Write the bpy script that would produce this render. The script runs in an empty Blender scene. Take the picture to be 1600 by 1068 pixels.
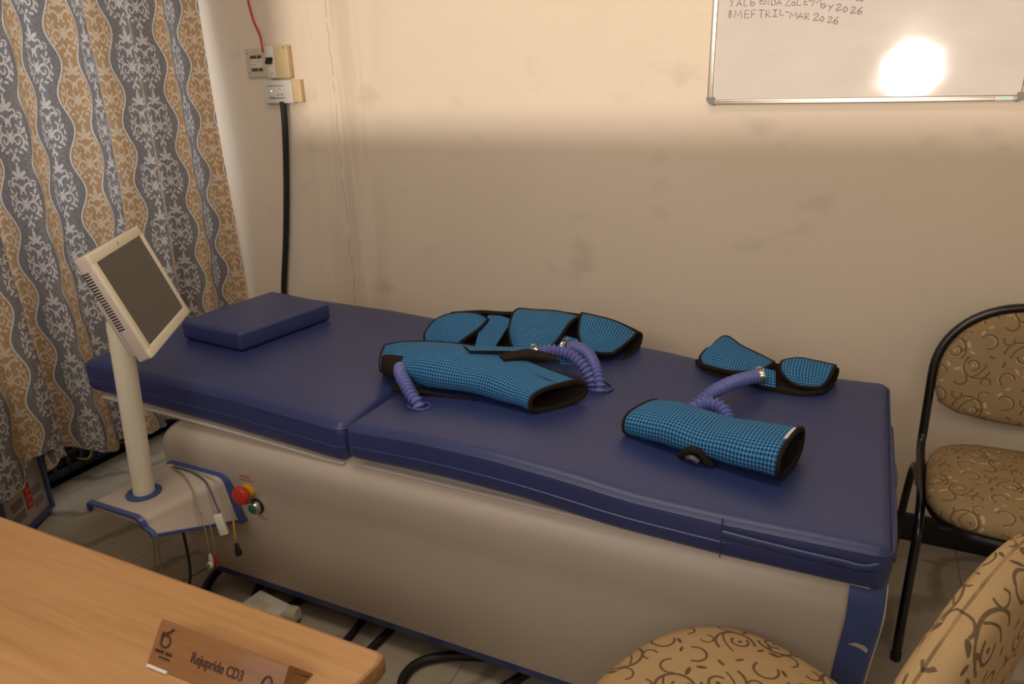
import bpy, bmesh, math, random
from mathutils import Vector, Matrix
PI = math.pi
rnd = random.Random(7)
SC = bpy.context.scene
COL = SC.collection

# ------------------------------------------------------------------ camera
cam_d = bpy.data.cameras.new('camera')
cam = bpy.data.objects.new('camera', cam_d); COL.objects.link(cam)
FPX = 1138.18
cam_d.sensor_fit = 'HORIZONTAL'; cam_d.sensor_width = 36.0
cam_d.lens = FPX / 1600 * 36.0
cam_d.clip_start = 0.02
# rows: world axes seen from the lens (x right, y down, z forward)
def nrm(v): return Vector(v).normalized()
ax_x = nrm((2500, 335, -FPX)); ax_y = nrm((575, -424, FPX)); ax_z = ax_x.cross(ax_y)
R = Matrix(((ax_x[0], -ax_x[1], -ax_x[2]), (ax_y[0], -ax_y[1], -ax_y[2]), (ax_z[0], -ax_z[1], -ax_z[2])))
cam.matrix_world = Matrix.Translation((0, 0, 1.436)) @ R.to_4x4()
SC.camera = cam

# ------------------------------------------------------------------ light and exposure
vs = SC.view_settings
vs.view_transform = 'Standard'; vs.look = 'None'; vs.gamma = 1.0; vs.use_curve_mapping = False
vs.exposure = 0.0
w = bpy.data.worlds.new('world'); SC.world = w; w.use_nodes = True
w.node_tree.nodes['Background'].inputs[0].default_value = (0.75, 0.85, 1.0, 1)
w.node_tree.nodes['Background'].inputs[1].default_value = 1.0

def light(name, kind, loc, direction, energy, color, **kw):
    d = bpy.data.lights.new(name, kind); d.energy = energy; d.color = color
    for k, v in kw.items(): setattr(d, k, v)
    o = bpy.data.objects.new(name, d); COL.objects.link(o); o.location = loc
    o.rotation_euler = Vector(direction).to_track_quat('-Z', 'Y').to_euler()
    return o
# low evening sun through the window behind the camera
light('sun', 'SUN', (0.1, -3, 1.5), (-0.033, 1.0, 0.001), 1.75, (1.0, 0.86, 0.74), angle=math.radians(2.6))
# daylight of that window, and of the window behind the curtain
light('daylight_window', 'AREA', (-0.4, -1.12, 2.22), (-0.1, 1, -0.40), 20, (1.0, 0.84, 0.66), shape='RECTANGLE', size=2.6, size_y=0.4)
light('daylight_curtain', 'AREA', (-2.93, 1.75, 1.55), (1, 0, -0.05), 10, (0.85, 0.92, 1.0), shape='RECTANGLE', size=1.5, size_y=1.2)
# ceiling tube lamp of the room
light('ceiling_lamp', 'AREA', (-0.6, 0.9, 2.68), (0, 0, -1), 13, (1.0, 0.86, 0.70), shape='RECTANGLE', size=1.2, size_y=0.5)

# ------------------------------------------------------------------ mesh helpers
class MB:
    def __init__(s): s.v = []; s.f = []; s.uv = []; s.m = []
    def add(s, verts, faces, uvs=None, mi=0):
        b = len(s.v); s.v += [tuple(p) for p in verts]
        for i, f in enumerate(faces):
            s.f.append([b + k for k in f]); s.m.append(mi)
            s.uv.append([uvs[k] for k in f] if uvs else [(0, 0)] * len(f))
    def build(s, name, mats, parent=None, sharp=40, flip=False, merge=True):
        me = bpy.data.meshes.new(name)
        me.from_pydata(s.v, [], s.f)
        ul = me.uv_layers.new(name='UVMap')
        li = 0
        for f in s.uv:
            for q in f: ul.data[li].uv = q; li += 1
        for p, m in zip(me.polygons, s.m): p.material_index = m
        if not isinstance(mats, (list, tuple)): mats = [mats]
        for m in mats: me.materials.append(m)
        if merge:
            bm = bmesh.new(); bm.from_mesh(me)
            bmesh.ops.remove_doubles(bm, verts=bm.verts, dist=1e-5)
            bmesh.ops.recalc_face_normals(bm, faces=bm.faces)
            bm.to_mesh(me); bm.free()
        me.polygons.foreach_set('use_smooth', [True] * len(me.polygons))
        if sharp: me.set_sharp_from_angle(angle=math.radians(sharp))
        me.update()
        o = bpy.data.objects.new(name, me); COL.objects.link(o)
        if parent: o.parent = parent
        return o

def root(name, label, cat, group=None, loc=(0, 0, 0)):
    o = bpy.data.objects.new(name, None); COL.objects.link(o); o.location = loc
    o.empty_display_size = 0.1
    return tag(o, label, cat, group)
def tag(o, label, cat, group=None):
    o['label'] = label; o['category'] = cat
    if group: o['group'] = group
    return o
def struct(o): o['kind'] = 'structure'; return o
def lab(o, t): o['label'] = t; return o

def box(mb, lo, hi, mi=0, bev=0.0, mat=None):
    bm = bmesh.new(); bmesh.ops.create_cube(bm, size=1)
    for v in bm.verts:
        v.co = Vector([lo[i] + (v.co[i] + .5) * (hi[i] - lo[i]) for i in range(3)])
    if bev > 0: bmesh.ops.bevel(bm, geom=list(bm.edges), offset=bev, segments=3, affect='EDGES', profile=.5)
    _dump(mb, bm, mi, mat)
def _dump(mb, bm, mi=0, mat=None):
    bm.verts.index_update()
    vs_ = [(mat @ v.co) if mat else v.co.copy() for v in bm.verts]
    b = len(mb.v); mb.v += [tuple(p) for p in vs_]
    bm.normal_update()
    for f in bm.faces:
        mb.f.append([b + v.index for v in f.verts]); mb.m.append(mi)
        n = f.normal; a = max(range(3), key=lambda i: abs(n[i]))
        ij = [(1, 2), (0, 2), (0, 1)][a]
        mb.uv.append([(v.co[ij[0]], v.co[ij[1]]) for v in f.verts])
    bm.free()

def rbox(mb, lo, hi, r, n=4, step=0.06, fn=None, mi=0):
    """rounded box on a fine grid, optionally bent by fn"""
    def axis(a, b):
        rr = min(r, (b - a) / 2)
        t = [a + rr * (1 - math.cos(PI / 2 * k / n)) for k in range(n + 1)]
        k = max(1, int((b - a - 2 * rr) / step))
        t += [a + rr + (b - a - 2 * rr) * i / k for i in range(1, k + 1)]
        t += [b - rr * (1 - math.cos(PI / 2 * (n - j) / n)) for j in range(1, n + 1)]
        out = []
        for q in t:
            if not out or q - out[-1] > 1e-7: out.append(q)
        return out
    A = [axis(lo[i], hi[i]) for i in range(3)]
    rr3 = [min(r, (hi[i] - lo[i]) / 2) for i in range(3)]
    def mp(p):
        c = [min(max(p[i], lo[i] + rr3[i]), hi[i] - rr3[i]) for i in range(3)]
        d = Vector([p[i] - c[i] for i in range(3)])
        if d.length > 1e-9: d = d.normalized() * r if max(rr3) - min(rr3) < 1e-9 else Vector([d.normalized()[i] * rr3[i] for i in range(3)])
        q = Vector(c) + d
        return fn(q) if fn else q
    for a in range(3):
        b, c = [(1, 2), (0, 2), (0, 1)][a]
        for s in (0, 1):
            B, Cc = A[b], A[c]; vv = []; uv = []
            for x in B:
                for y in Cc:
                    p = [0, 0, 0]; p[a] = (lo, hi)[s][a]; p[b] = x; p[c] = y
                    vv.append(mp(p)); uv.append((x, y))
            m_ = len(Cc)
            fs = [(i * m_ + j, (i + 1) * m_ + j, (i + 1) * m_ + j + 1, i * m_ + j + 1) for i in range(len(B) - 1) for j in range(m_ - 1)]
            mb.add(vv, fs, uv, mi)

def spline(pts, k=8, closed=False):
    pts = [Vector(p) for p in pts]; n = len(pts); out = []
    if n < 3 and not closed: 
        return [pts[0].lerp(pts[-1], i / k) for i in range(k + 1)]
    seg = n if closed else n - 1
    for i in range(seg):
        g = (lambda j: pts[j % n]) if closed else (lambda j: pts[min(max(j, 0), n - 1)])
        p0, p1, p2, p3 = g(i - 1), g(i), g(i + 1), g(i + 2)
        for j in range(k):
            t = j / k
            out.append(.5 * ((2 * p1) + (p2 - p0) * t + (2 * p0 - 5 * p1 + 4 * p2 - p3) * t * t + (3 * p1 - p0 - 3 * p2 + p3) * t ** 3))
    if not closed: out.append(pts[-1].copy())
    return out

def tube(mb, pts, r, n=10, closed=False, k=0, mi=0, flat=1.0, cap=True):
    """sweep; r number or function of (t along, arc length)"""
    if k: pts = spline(pts, k, closed)
    pts = [Vector(p) for p in pts]; m = len(pts)
    L = [0]
    for i in range(1, m): L.append(L[-1] + (pts[i] - pts[i - 1]).length)
    tg = []
    for i in range(m):
        a = pts[(i - 1) % m] if (closed or i > 0) else pts[0]
        b = pts[(i + 1) % m] if (closed or i < m - 1) else pts[-1]
        tg.append((b - a).normalized())
    up = Vector((0, 0, 1)) if abs(tg[0].z) < .9 else Vector((1, 0, 0))
    N = (up - tg[0] * up.dot(tg[0])).normalized(); vv = []; uv = []
    for i in range(m):
        N = (N - tg[i] * N.dot(tg[i])).normalized(); B = tg[i].cross(N)
        rr = r(L[i] / max(L[-1], 1e-9), L[i]) if callable(r) else r
        for j in range(n):
            a = 2 * PI * j / n
            vv.append(pts[i] + N * math.cos(a) * rr * flat + B * math.sin(a) * rr); uv.append((L[i], rr * a))
    fs = []
    for i in range(m if closed else m - 1):
        for j in range(n):
            i2 = (i + 1) % m
            fs.append((i * n + j, i * n + (j + 1) % n, i2 * n + (j + 1) % n, i2 * n + j))
    if not closed and cap:
        fs.append(tuple(range(n - 1, -1, -1))); fs.append(tuple((m - 1) * n + j for j in range(n)))
    mb.add(vv, fs, uv, mi)

def lathe(mb, prof, origin, axis=(0, 0, 1), n=28, mi=0, closed=False):
    """prof list of (r, h) turned round axis"""
    q = Vector(axis).to_track_quat('Z', 'Y'); vv = []
    for r_, h in prof:
        for j in range(n):
            a = 2 * PI * j / n
            vv.append(Vector(origin) + q @ Vector((r_ * math.cos(a), r_ * math.sin(a), h)))
    m = len(prof)
    fs = [(i * n + j, i * n + (j + 1) % n, (i + 1) % m * n + (j + 1) % n, (i + 1) % m * n + j) for i in range(m if closed else m - 1) for j in range(n)]
    if not closed:
        fs.append(tuple(range(n - 1, -1, -1))); fs.append(tuple((m - 1) * n + j for j in range(n)))
    mb.add(vv, fs, None, mi)

def sheet_grid(rows, ku=6, kv=6):
    """rows of control points -> dense grid of points"""
    g = [spline(r, ku) for r in rows]
    cols = [spline([g[i][j] for i in range(len(g))], kv) for j in range(len(g[0]))]
    return [[cols[j][i] for j in range(len(cols))] for i in range(len(cols[0]))]

def sheet(mb, grid, th=0.008, mo=0, mi_in=1, mrim=1, flip=False):
    nr, nc = len(grid), len(grid[0])
    nor = [[None] * nc for _ in range(nr)]
    for i in range(nr):
        for j in range(nc):
            du = grid[i][min(j + 1, nc - 1)] - grid[i][max(j - 1, 0)]
            dv = grid[min(i + 1, nr - 1)][j] - grid[max(i - 1, 0)][j]
            n_ = du.cross(dv)
            n_ = n_.normalized() if n_.length > 1e-12 else Vector((0, 0, 1))
            nor[i][j] = -n_ if flip else n_
    # uv in metres
    U = [0] * nc; V = [0] * nr
    im, jm = nr // 2, nc // 2
    for j in range(1, nc): U[j] = U[j - 1] + (grid[im][j] - grid[im][j - 1]).length
    for i in range(1, nr): V[i] = V[i - 1] + (grid[i][jm] - grid[i - 1][jm]).length
    uv = [(U[j], V[i]) for i in range(nr) for j in range(nc)]
    top = [grid[i][j] + nor[i][j] * th / 2 for i in range(nr) for j in range(nc)]
    bot = [grid[i][j] - nor[i][j] * th / 2 for i in range(nr) for j in range(nc)]
    fs = [(i * nc + j, i * nc + j + 1, (i + 1) * nc + j + 1, (i + 1) * nc + j) for i in range(nr - 1) for j in range(nc - 1)]
    mb.add(top, fs, uv, mo); mb.add(bot, [f[::-1] for f in fs], uv, mi_in)
    rim = [(0, j) for j in range(nc)] + [(i, nc - 1) for i in range(1, nr)] + [(nr - 1, j) for j in range(nc - 2, -1, -1)] + [(i, 0) for i in range(nr - 2, 0, -1)]
    b = [i * nc + j for i, j in rim]; m = len(b)
    vv = [top[k] for k in b] + [bot[k] for k in b]
    mb.add(vv, [(k, (k + 1) % m, m + (k + 1) % m, m + k) for k in range(m)], None, mrim)
    return [grid[i][j] for i, j in rim]

# ------------------------------------------------------------------ node helpers
class NT:
    def __init__(s, name, rough=.6, metal=0.0, spec=.5):
        s.mat = bpy.data.materials.new(name); s.mat.use_nodes = True
        s.t = s.mat.node_tree; s.N = s.t.nodes; s.p = s.N['Principled BSDF']
        s.p.inputs['Roughness'].default_value = rough
        s.p.inputs['Metallic'].default_value = metal
        s.p.inputs['Specular IOR Level'].default_value = spec
    def put(s, sock, v):
        if hasattr(v, 'is_linked') or isinstance(v, bpy.types.NodeSocket): s.t.links.new(v, sock)
        else: sock.default_value = v
    def math(s, op, a, b=None, c=None):
        n = s.N.new('ShaderNodeMath'); n.operation = op
        s.put(n.inputs[0], a)
        if b is not None: s.put(n.inputs[1], b)
        if c is not None: s.put(n.inputs[2], c)
        return n.outputs[0]
    def vm(s, op, a, b=None, c=None):
        n = s.N.new('ShaderNodeVectorMath'); n.operation = op
        s.put(n.inputs[0], a)
        if b is not None:
            s.put(n.inputs['Scale'] if op == 'SCALE' else n.inputs[1], b)
        return n.outputs['Value'] if op in ('LENGTH', 'DOT_PRODUCT', 'DISTANCE') else n.outputs[0]
    def coord(s, which='Object'):
        n = s.N.new('ShaderNodeTexCoord'); return n.outputs[which]
    def mapping(s, v, scale=(1, 1, 1), rot=(0, 0, 0), loc=(0, 0, 0)):
        n = s.N.new('ShaderNodeMapping'); s.put(n.inputs[0], v)
        n.inputs['Location'].default_value = loc; n.inputs['Rotation'].default_value = rot; n.inputs['Scale'].default_value = scale
        return n.outputs[0]
    def noise(s, v, scale, detail=3, rough=.5):
        n = s.N.new('ShaderNodeTexNoise'); s.put(n.inputs['Vector'], v)
        n.inputs['Scale'].default_value = scale; n.inputs['Detail'].default_value = detail; n.inputs['Roughness'].default_value = rough
        return n.outputs[0]
    def ramp(s, f, stops):
        n = s.N.new('ShaderNodeValToRGB'); s.put(n.inputs[0], f)
        e = n.color_ramp.elements
        while len(e) < len(stops): e.new(.5)
        for q, (p, c) in zip(e, stops):
            q.position = p; q.color = (*c, 1) if len(c) == 3 else c
        return n.outputs[0]
    def mix(s, f, a, b, mode='MIX'):
        n = s.N.new('ShaderNodeMix'); n.data_type = 'RGBA'; n.blend_type = mode
        s.put(n.inputs[0], f); s.put(n.inputs[6], a if not isinstance(a, tuple) or len(a) == 4 else (*a, 1))
        s.put(n.inputs[7], b if not isinstance(b, tuple) or len(b) == 4 else (*b, 1))
        return n.outputs[2]
    def color(s, c):
        s.put(s.p.inputs['Base Color'], c if not isinstance(c, tuple) or len(c) == 4 else (*c, 1)); return s
    def bump(s, h, strength=.3, dist=.002):
        n = s.N.new('ShaderNodeBump'); s.put(n.inputs['Height'], h)
        n.inputs['Strength'].default_value = strength; n.inputs['Distance'].default_value = dist
        s.t.links.new(n.outputs[0], s.p.inputs['Normal']); return s
    def sep(s, v):
        n = s.N.new('ShaderNodeSeparateXYZ'); s.put(n.inputs[0], v); return n.outputs
    def comb(s, x, y, z=0.0):
        n = s.N.new('ShaderNodeCombineXYZ'); s.put(n.inputs[0], x); s.put(n.inputs[1], y); s.put(n.inputs[2], z); return n.outputs[0]
    # drawing primitives on a 2-D vector p
    def ell(s, p, c, rx, ry, ang=0):
        d = s.vm('SUBTRACT', p, (c[0], c[1], 0)); ca, sa = math.cos(ang), math.sin(ang)
        a = s.vm('DOT_PRODUCT', d, (ca / rx, sa / rx, 0)); b = s.vm('DOT_PRODUCT', d, (-sa / ry, ca / ry, 0))
        return s.math('LESS_THAN', s.math('MULTIPLY_ADD', a, a, s.math('MULTIPLY', b, b)), 1.0)
    def arc(s, p, c, r, wd, mid, half):
        d = s.vm('SUBTRACT', p, (c[0], c[1], 0)); l = s.vm('LENGTH', d)
        a = s.math('LESS_THAN', s.math('ABSOLUTE', s.math('SUBTRACT', l, r)), wd)
        if half >= PI: return a
        dd = s.vm('DOT_PRODUCT', s.vm('NORMALIZE', d), (math.cos(mid), math.sin(mid), 0))
        return s.math('MULTIPLY', a, s.math('GREATER_THAN', dd, math.cos(half)))
    def union(s, l):
        l = list(l)
        while len(l) > 1: l = [s.math('MAXIMUM', l[i], l[i + 1]) if i + 1 < len(l) else l[i] for i in range(0, len(l), 2)]
        return l[0]

def plain(name, c, rough=.5, metal=0.0, spec=.5, var=.12, scale=30, bump=0.0):
    t = NT(name, rough, metal, spec)
    n = t.noise(t.coord(), scale, 4)
    t.color(t.mix(n, tuple(x * (1 - var) for x in c), tuple(min(1, x * (1 + var)) for x in c)))
    if bump: t.bump(t.noise(t.coord(), scale * 6, 3), bump, .001)
    return t.mat

# ---- materials
def m_wall():
    t = NT('plaster_wall', .75, spec=.25); o = t.coord()
    n1 = t.noise(o, 1.6, 5, .6); n2 = t.noise(t.mapping(o, (14, 14, .9)), 1.0, 5, .6); n3 = t.noise(o, 22, 4)
    c = t.mix(n1, (.72, .61, .475), (.82, .70, .55))
    streak = t.ramp(n2, [(.44, (.86, .83, .80)), (.56, (1, 1, 1))])
    x, y, z = t.sep(o)
    # the streaked band by the corner
    band = t.math('SUBTRACT', 1.0, t.math('MINIMUM', t.math('MULTIPLY', t.math('ABSOLUTE', t.math('ADD', x, 1.83)), 4.0), 1.0))
    c = t.mix(t.math('MULTIPLY', band, .8), c, t.mix(1.0, c, streak, 'MULTIPLY'))
    crack = t.math('LESS_THAN', t.math('ABSOLUTE', t.math('ADD', t.math('ADD', x, 1.868), t.math('MULTIPLY', t.math('SUBTRACT', t.noise(t.mapping(o, (1, 1, 5)), 1.5, 4), .5), .05))), .0016)
    crack = t.math('MULTIPLY', crack, t.math('GREATER_THAN', t.noise(t.mapping(o, (1, 1, 9)), 2, 3), .47))
    c = t.mix(t.math('MULTIPLY', crack, .55), c, (.25, .18, .11))
    v = t.N.new('ShaderNodeTexVoronoi'); t.put(v.inputs['Vector'], o); v.inputs['Scale'].default_value = 5.5
    spot = t.math('MULTIPLY', t.math('LESS_THAN', v.outputs['Distance'], .022), t.math('GREATER_THAN', t.noise(o, 3.1, 2), .56))
    c = t.mix(t.math('MULTIPLY', spot, .7), c, (.13, .08, .05))
    smudge = t.ramp(t.noise(t.mapping(o, (1, 1, 1.6)), 4.2, 3), [(.62, (0, 0, 0)), (.74, (1, 1, 1))])
    c = t.mix(t.math('MULTIPLY', smudge, .22), c, (.33, .26, .20))
    t.color(c); t.bump(t.math('ADD', t.math('MULTIPLY', n3, .4), t.math('MULTIPLY', n2, .5)), .25, .004)
    return t.mat
def m_floor():
    t = NT('marble_tile_floor', .42, spec=.30); o = t.coord()
    n = t.noise(o, 2.2, 7, .65)
    w_ = t.N.new('ShaderNodeTexWave'); t.put(w_.inputs['Vector'], t.mapping(o, rot=(0, 0, .6))); w_.inputs['Scale'].default_value = 1.1
    w_.inputs['Distortion'].default_value = 9; w_.inputs['Detail'].default_value = 4; w_.inputs['Detail Scale'].default_value = 1.6
    c = t.mix(n, (.34, .295, .22), (.52, .46, .35))
    vein = t.ramp(w_.outputs['Fac'] if 'Fac' in w_.outputs else w_.outputs[1], [(.0, (.55, .55, .55)), (.12, (1, 1, 1))])
    c = t.mix(.8, c, vein, 'MULTIPLY')
    b = t.N.new('ShaderNodeTexBrick'); t.put(b.inputs['Vector'], t.mapping(o, loc=(.2, .15, 0))); b.inputs['Scale'].default_value = 1.0
    b.offset = 0; b.inputs['Brick Width'].default_value = .6; b.inputs['Row Height'].default_value = .6; b.inputs['Mortar Size'].default_value = .002
    c = t.mix(b.outputs['Fac'], c, (.24, .20, .16))
    dirt = t.ramp(t.noise(o, 9, 5, .7), [(.62, (1, 1, 1)), (.72, (.55, .55, .52))])
    c = t.mix(1.0, c, dirt, 'MULTIPLY')
    t.color(c); return t.mat
def m_vinyl():
    t = NT('blue_vinyl', .42, spec=.60); o = t.coord()
    c = t.mix(t.noise(o, 3, 4), (.022, .034, .122), (.032, .048, .165))
    t.color(c); t.bump(t.math('ADD', t.noise(o, 260, 2), t.math('MULTIPLY', t.noise(o, 7, 3), 3.0)), .12, .0012); return t.mat
def m_gingham():
    t = NT('blue_gingham_cloth', .85, spec=.2); uv = t.coord('UV'); x, y, z = t.sep(uv)
    p = .0078
    fx = t.math('LESS_THAN', t.math('FRACT', t.math('DIVIDE', x, p)), .5); fy = t.math('LESS_THAN', t.math('FRACT', t.math('DIVIDE', y, p)), .5)
    s_ = t.math('ADD', fx, fy)
    c = t.ramp(t.math('MULTIPLY', s_, .5), [(0, (.10, .34, .62)), (.3, (.035, .16, .36)), (.8, (.008, .04, .11))])
    for e in t.N: 
        if e.bl_idname == 'ShaderNodeValToRGB': e.color_ramp.interpolation = 'CONSTANT'
    c = t.mix(t.noise(uv, 30, 3), c, t.mix(1.0, c, (.75, .78, .8), 'MULTIPLY'))
    t.color(c); t.bump(t.noise(t.coord(), 55, 3), .35, .004); return t.mat
def m_black_cloth():
    t = NT('black_loop_cloth', .95, spec=.15); n = t.noise(t.coord(), 300, 3)
    t.color(t.mix(n, (.012, .009, .007), (.035, .026, .020))); t.bump(n, .8, .002); return t.mat
def damask(t, p):
    """p: x>=0 mirrored, unit = half width of the motif"""
    A, E_ = t.arc, t.ell
    return t.union([
        E_(p, (0, 1.45), .13, .27), E_(p, (.27, 1.28), .24, .10, .5), E_(p, (.12, 1.12), .16, .10, -.4), E_(p, (0, .55), .11, .15),
        A(p, (.42, .92), .17, .05, .9, 2.0), A(p, (.46, .45), .34, .055, 2.5, 1.25), A(p, (.36, .12), .25, .05, -.3, 1.5),
        E_(p, (0, -.28), .12, .28), E_(p, (.14, -.05), .05, .22, -.5), A(p, (.46, -.42), .32, .06, .9, 2.3), A(p, (.40, -.42), .14, .05, -1.4, 2.1),
        E_(p, (.64, .72), .14, .075, .9), E_(p, (.80, .42), .15, .07, 1.1), E_(p, (.92, .12), .15, .07, 1.3), E_(p, (.98, -.20), .15, .065, 1.5),
        E_(p, (.93, -.52), .14, .07, -1.2), E_(p, (.76, -.80), .15, .075, -.7), E_(p, (.46, -.95), .15, .07, -.2), E_(p, (.17, -.86), .14, .07, .8),
        E_(p, (0, -1.12), .10, .15), E_(p, (.17, -1.28), .09, .13, .5), E_(p, (0, -1.52), .07, .12),
        A(p, (.78, .80), .13, .04, .3, 1.9), A(p, (.68, .08), .12, .04, .2, 1.9)])
def m_curtain():
    t = NT('damask_curtain_cloth', .9, spec=.15)
    uv = t.coord('UV'); u, v, _ = t.sep(uv)
    PU, PV = .270, .212
    uc = t.math('DIVIDE', u, PU)
    ph = t.math('MULTIPLY', v, 2 * PI / PV)
    wob = t.math('MULTIPLY', t.math('SINE', ph), .075)
    cu = t.math('SUBTRACT', t.math('FRACT', uc), .5)          # -0.5..0.5, grey stripe at the middle
    au = t.math('ABSOLUTE', cu)
    edge = t.math('ADD', .300, wob)
    d = t.math('SUBTRACT', au, edge)
    tan_ = t.math('GREATER_THAN', d, 0.0)
    line = t.math('LESS_THAN', t.math('ABSOLUTE', d), .011)
    # motif coordinates
    hw = .060
    def motif(shift_u, shift_v, x_abs):
        px = t.math('DIVIDE', t.math('MULTIPLY', x_abs, PU), hw)
        py = t.math('MULTIPLY', t.math('SUBTRACT', t.math('FRACT', t.math('ADD', t.math('DIVIDE', v, PV), shift_v)), .5), PV / .052 * .80)
        return t.comb(px, py)
    xt = t.math('SUBTRACT', .5, au)
    px = t.math('ADD', t.math('MULTIPLY', au, t.math('SUBTRACT', 1.0, tan_)), t.math('MULTIPLY', xt, tan_))
    # one motif drawn in both stripes, half a repeat apart
    sv = t.math('MULTIPLY', tan_, .5)
    p = motif(0, t.math('ADD', sv, .25), px)
    m = damask(t, p)
    weave = t.noise(t.mapping(uv, (60, 420, 1)), 1.0, 3)
    weave2 = t.noise(t.mapping(uv, (420, 60, 1)), 1.0, 3)
    grey = t.mix(t.ramp(weave, [(.35, (0, 0, 0)), (.65, (1, 1, 1))]), (.165, .150, .148), (.31, .285, .275))
    tanc = t.mix(t.ramp(weave2, [(.35, (0, 0, 0)), (.65, (1, 1, 1))]), (.40, .25, .125), (.53, .35, .19))
    base = t.mix(tan_, grey, tanc)
    mc = t.mix(tan_, (.68, .63, .58), (.70, .56, .42))
    c = t.mix(t.math('MULTIPLY', m, .88), base, mc)
    c = t.mix(line, c, (.72, .70, .68))
    t.color(c); t.bump(weave, .3, .001)
    # thin cloth lets some window light through
    tr = t.N.new('ShaderNodeBsdfTranslucent'); t.put(tr.inputs[0], c)
    mx = t.N.new('ShaderNodeMixShader'); mx.inputs[0].default_value = .30
    t.t.links.new(t.p.outputs[0], mx.inputs[1]); t.t.links.new(tr.outputs[0], mx.inputs[2])
    t.t.links.new(mx.outputs[0], t.N['Material Output'].inputs[0])
    return t.mat
def m_chair_fabric(name, light_, dark, gold, goldmix):
    t = NT(name, .8, spec=.25); uv = t.coord('UV')
    T = .155
    q = t.vm('SCALE', uv, 1 / T); x, y, _ = t.sep(q)
    row = t.math('FLOOR', y)
    xo = t.math('ADD', x, t.math('MULTIPLY', row, .37))
    p = t.comb(t.math('FRACT', xo), t.math('FRACT', y))
    wv = t.noise(uv, 30, 2)
    A, E_ = t.arc, t.ell
    dk = t.union([A(p, (.30, .62), .22, .016, 1.2, 1.9), A(p, (.36, .60), .09, .014, -1.0, 2.2), A(p, (.72, .36), .20, .016, -2.2, 1.9), A(p, (.66, .38), .085, .014, .6, 2.3),
                  A(p, (.18, .20), .11, .014, 2.2, 2.0), A(p, (.84, .80), .12, .014, .4, 2.2), A(p, (.52, .86), .09, .012, 2.8, 2.0), A(p, (.50, .13), .10, .013, -.8, 1.8),
                  A(p, (.88, .12), .07, .012, 1.6, 2.2), A(p, (.12, .86), .075, .012, -1.6, 2.1), A(p, (.5, .5), .33, .011, 2.45, .5), A(p, (.5, .5), .36, .011, -.7, .5),
                  E_(p, (.48, .62), .060, .022, .8), E_(p, (.10, .45), .055, .020, 1.3), E_(p, (.92, .55), .050, .018, -.5)])
    lf = t.union([E_(p, (.56, .72), .060, .026, 1.9), E_(p, (.44, .30), .062, .024, .3), E_(p, (.30, .36), .055, .022, 2.2), E_(p, (.62, .60), .045, .020, 2.8),
                  E_(p, (.22, .05), .045, .018, .4), E_(p, (.74, .94), .050, .020, 1.0), E_(p, (.36, .60), .024, .024), E_(p, (.66, .38), .024, .024)])
    rl = None
    if goldmix > .5:
        p0 = p; p = t.vm('ADD', p0, (.016, .013, 0))  # gold copy offset beside the dark scrolls: raised-thread shading put into the colour
        rl = t.union([A(p, (.30, .62), .22, .013, 1.2, 1.6), A(p, (.36, .60), .09, .012, -1.0, 1.9), A(p, (.72, .36), .20, .013, -2.2, 1.6), A(p, (.66, .38), .085, .012, .6, 2.0), A(p, (.18, .20), .11, .012, 2.2, 1.7), A(p, (.84, .80), .12, .012, .4, 1.9), A(p, (.52, .86), .09, .010, 2.8, 1.8)])
        p = p0
    base = t.mix(wv, light_, tuple(c_ * .82 for c_ in light_))
    if rl is not None: base = t.mix(t.math('MULTIPLY', rl, .8), base, gold)
    c = t.mix(t.math('MULTIPLY', dk, .80), base, dark)
    c = t.mix(t.math('MULTIPLY', lf, .85), c, t.mix(goldmix, dark, gold))
    fine = t.noise(t.mapping(uv, (500, 500, 1)), 1.0, 2)
    t.color(t.mix(.25, c, t.ramp(fine, [(.3, (.6, .6, .6)), (.7, (1, 1, 1))]), 'MULTIPLY'))
    t.bump(t.math('SUBTRACT', fine, t.math('MULTIPLY', dk, 1.2)), .35, .0012)
    return t.mat
def m_wood(name, a, b, rough=.35, ax=(1.2, 22, 22), bump=0.0):
    t = NT(name, rough, spec=.45); o = t.mapping(t.coord(), ax)
    n = t.noise(o, 3.0, 6, .65); n2 = t.noise(t.mapping(t.coord(), (ax[0] * 2.2, ax[1] * 4, ax[2] * 4)), 3, 3)
    c = t.ramp(n, [(.30, b), (.55, a), (.75, tuple(x * 1.08 for x in a))])
    t.color(t.mix(t.math('MULTIPLY', n2, .25), c, b)); return t.mat
def m_whiteboard():
    t = NT('whiteboard_enamel', .16, spec=.55); o = t.coord()
    n = t.noise(t.mapping(o, (1.2, 1, 2.4), rot=(0, .5, 0)), 4, 5, .6)
    t.color(t.mix(n, (.60, .53, .46), (.74, .66, .58)))
    t.put(t.p.inputs['Roughness'], t.math('MULTIPLY_ADD', n, .045, .018)); return t.mat

WALL = m_wall(); FLOOR = m_floor(); VINYL = m_vinyl(); GING = m_gingham(); BLACKC = m_black_cloth(); CURT = m_curtain()
FAB_A = m_chair_fabric('gold_vine_fabric', (.36, .25, .125), (.12, .075, .035), (.58, .43, .24), 1.0)
FAB_B = m_chair_fabric('dark_vine_fabric', (.50, .335, .165), (.075, .045, .028), (.06, .04, .03), .0)
DESKW = m_wood('desk_laminate', (.51, .28, .115), (.42, .22, .082), .38)
DESKE = m_wood('desk_edge_wood', (.34, .18, .075), (.24, .12, .05), .4)
PLATEW = m_wood('name_plate_acrylic', (.30, .145, .06), (.23, .105, .042), .12)
PANEL = plain('cream_enamel', (.50, .435, .365), .38, spec=.4, var=.05, scale=5)
CREAM = plain('cream_plastic', (.74, .68, .53), .4, var=.04, scale=8)
CREAM2 = plain('grey_cream_plastic', (.52, .45, .40), .45, var=.04, scale=8)
BLUEP = plain('blue_plastic', (.045, .075, .24), .35, var=.1, scale=12)
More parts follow.
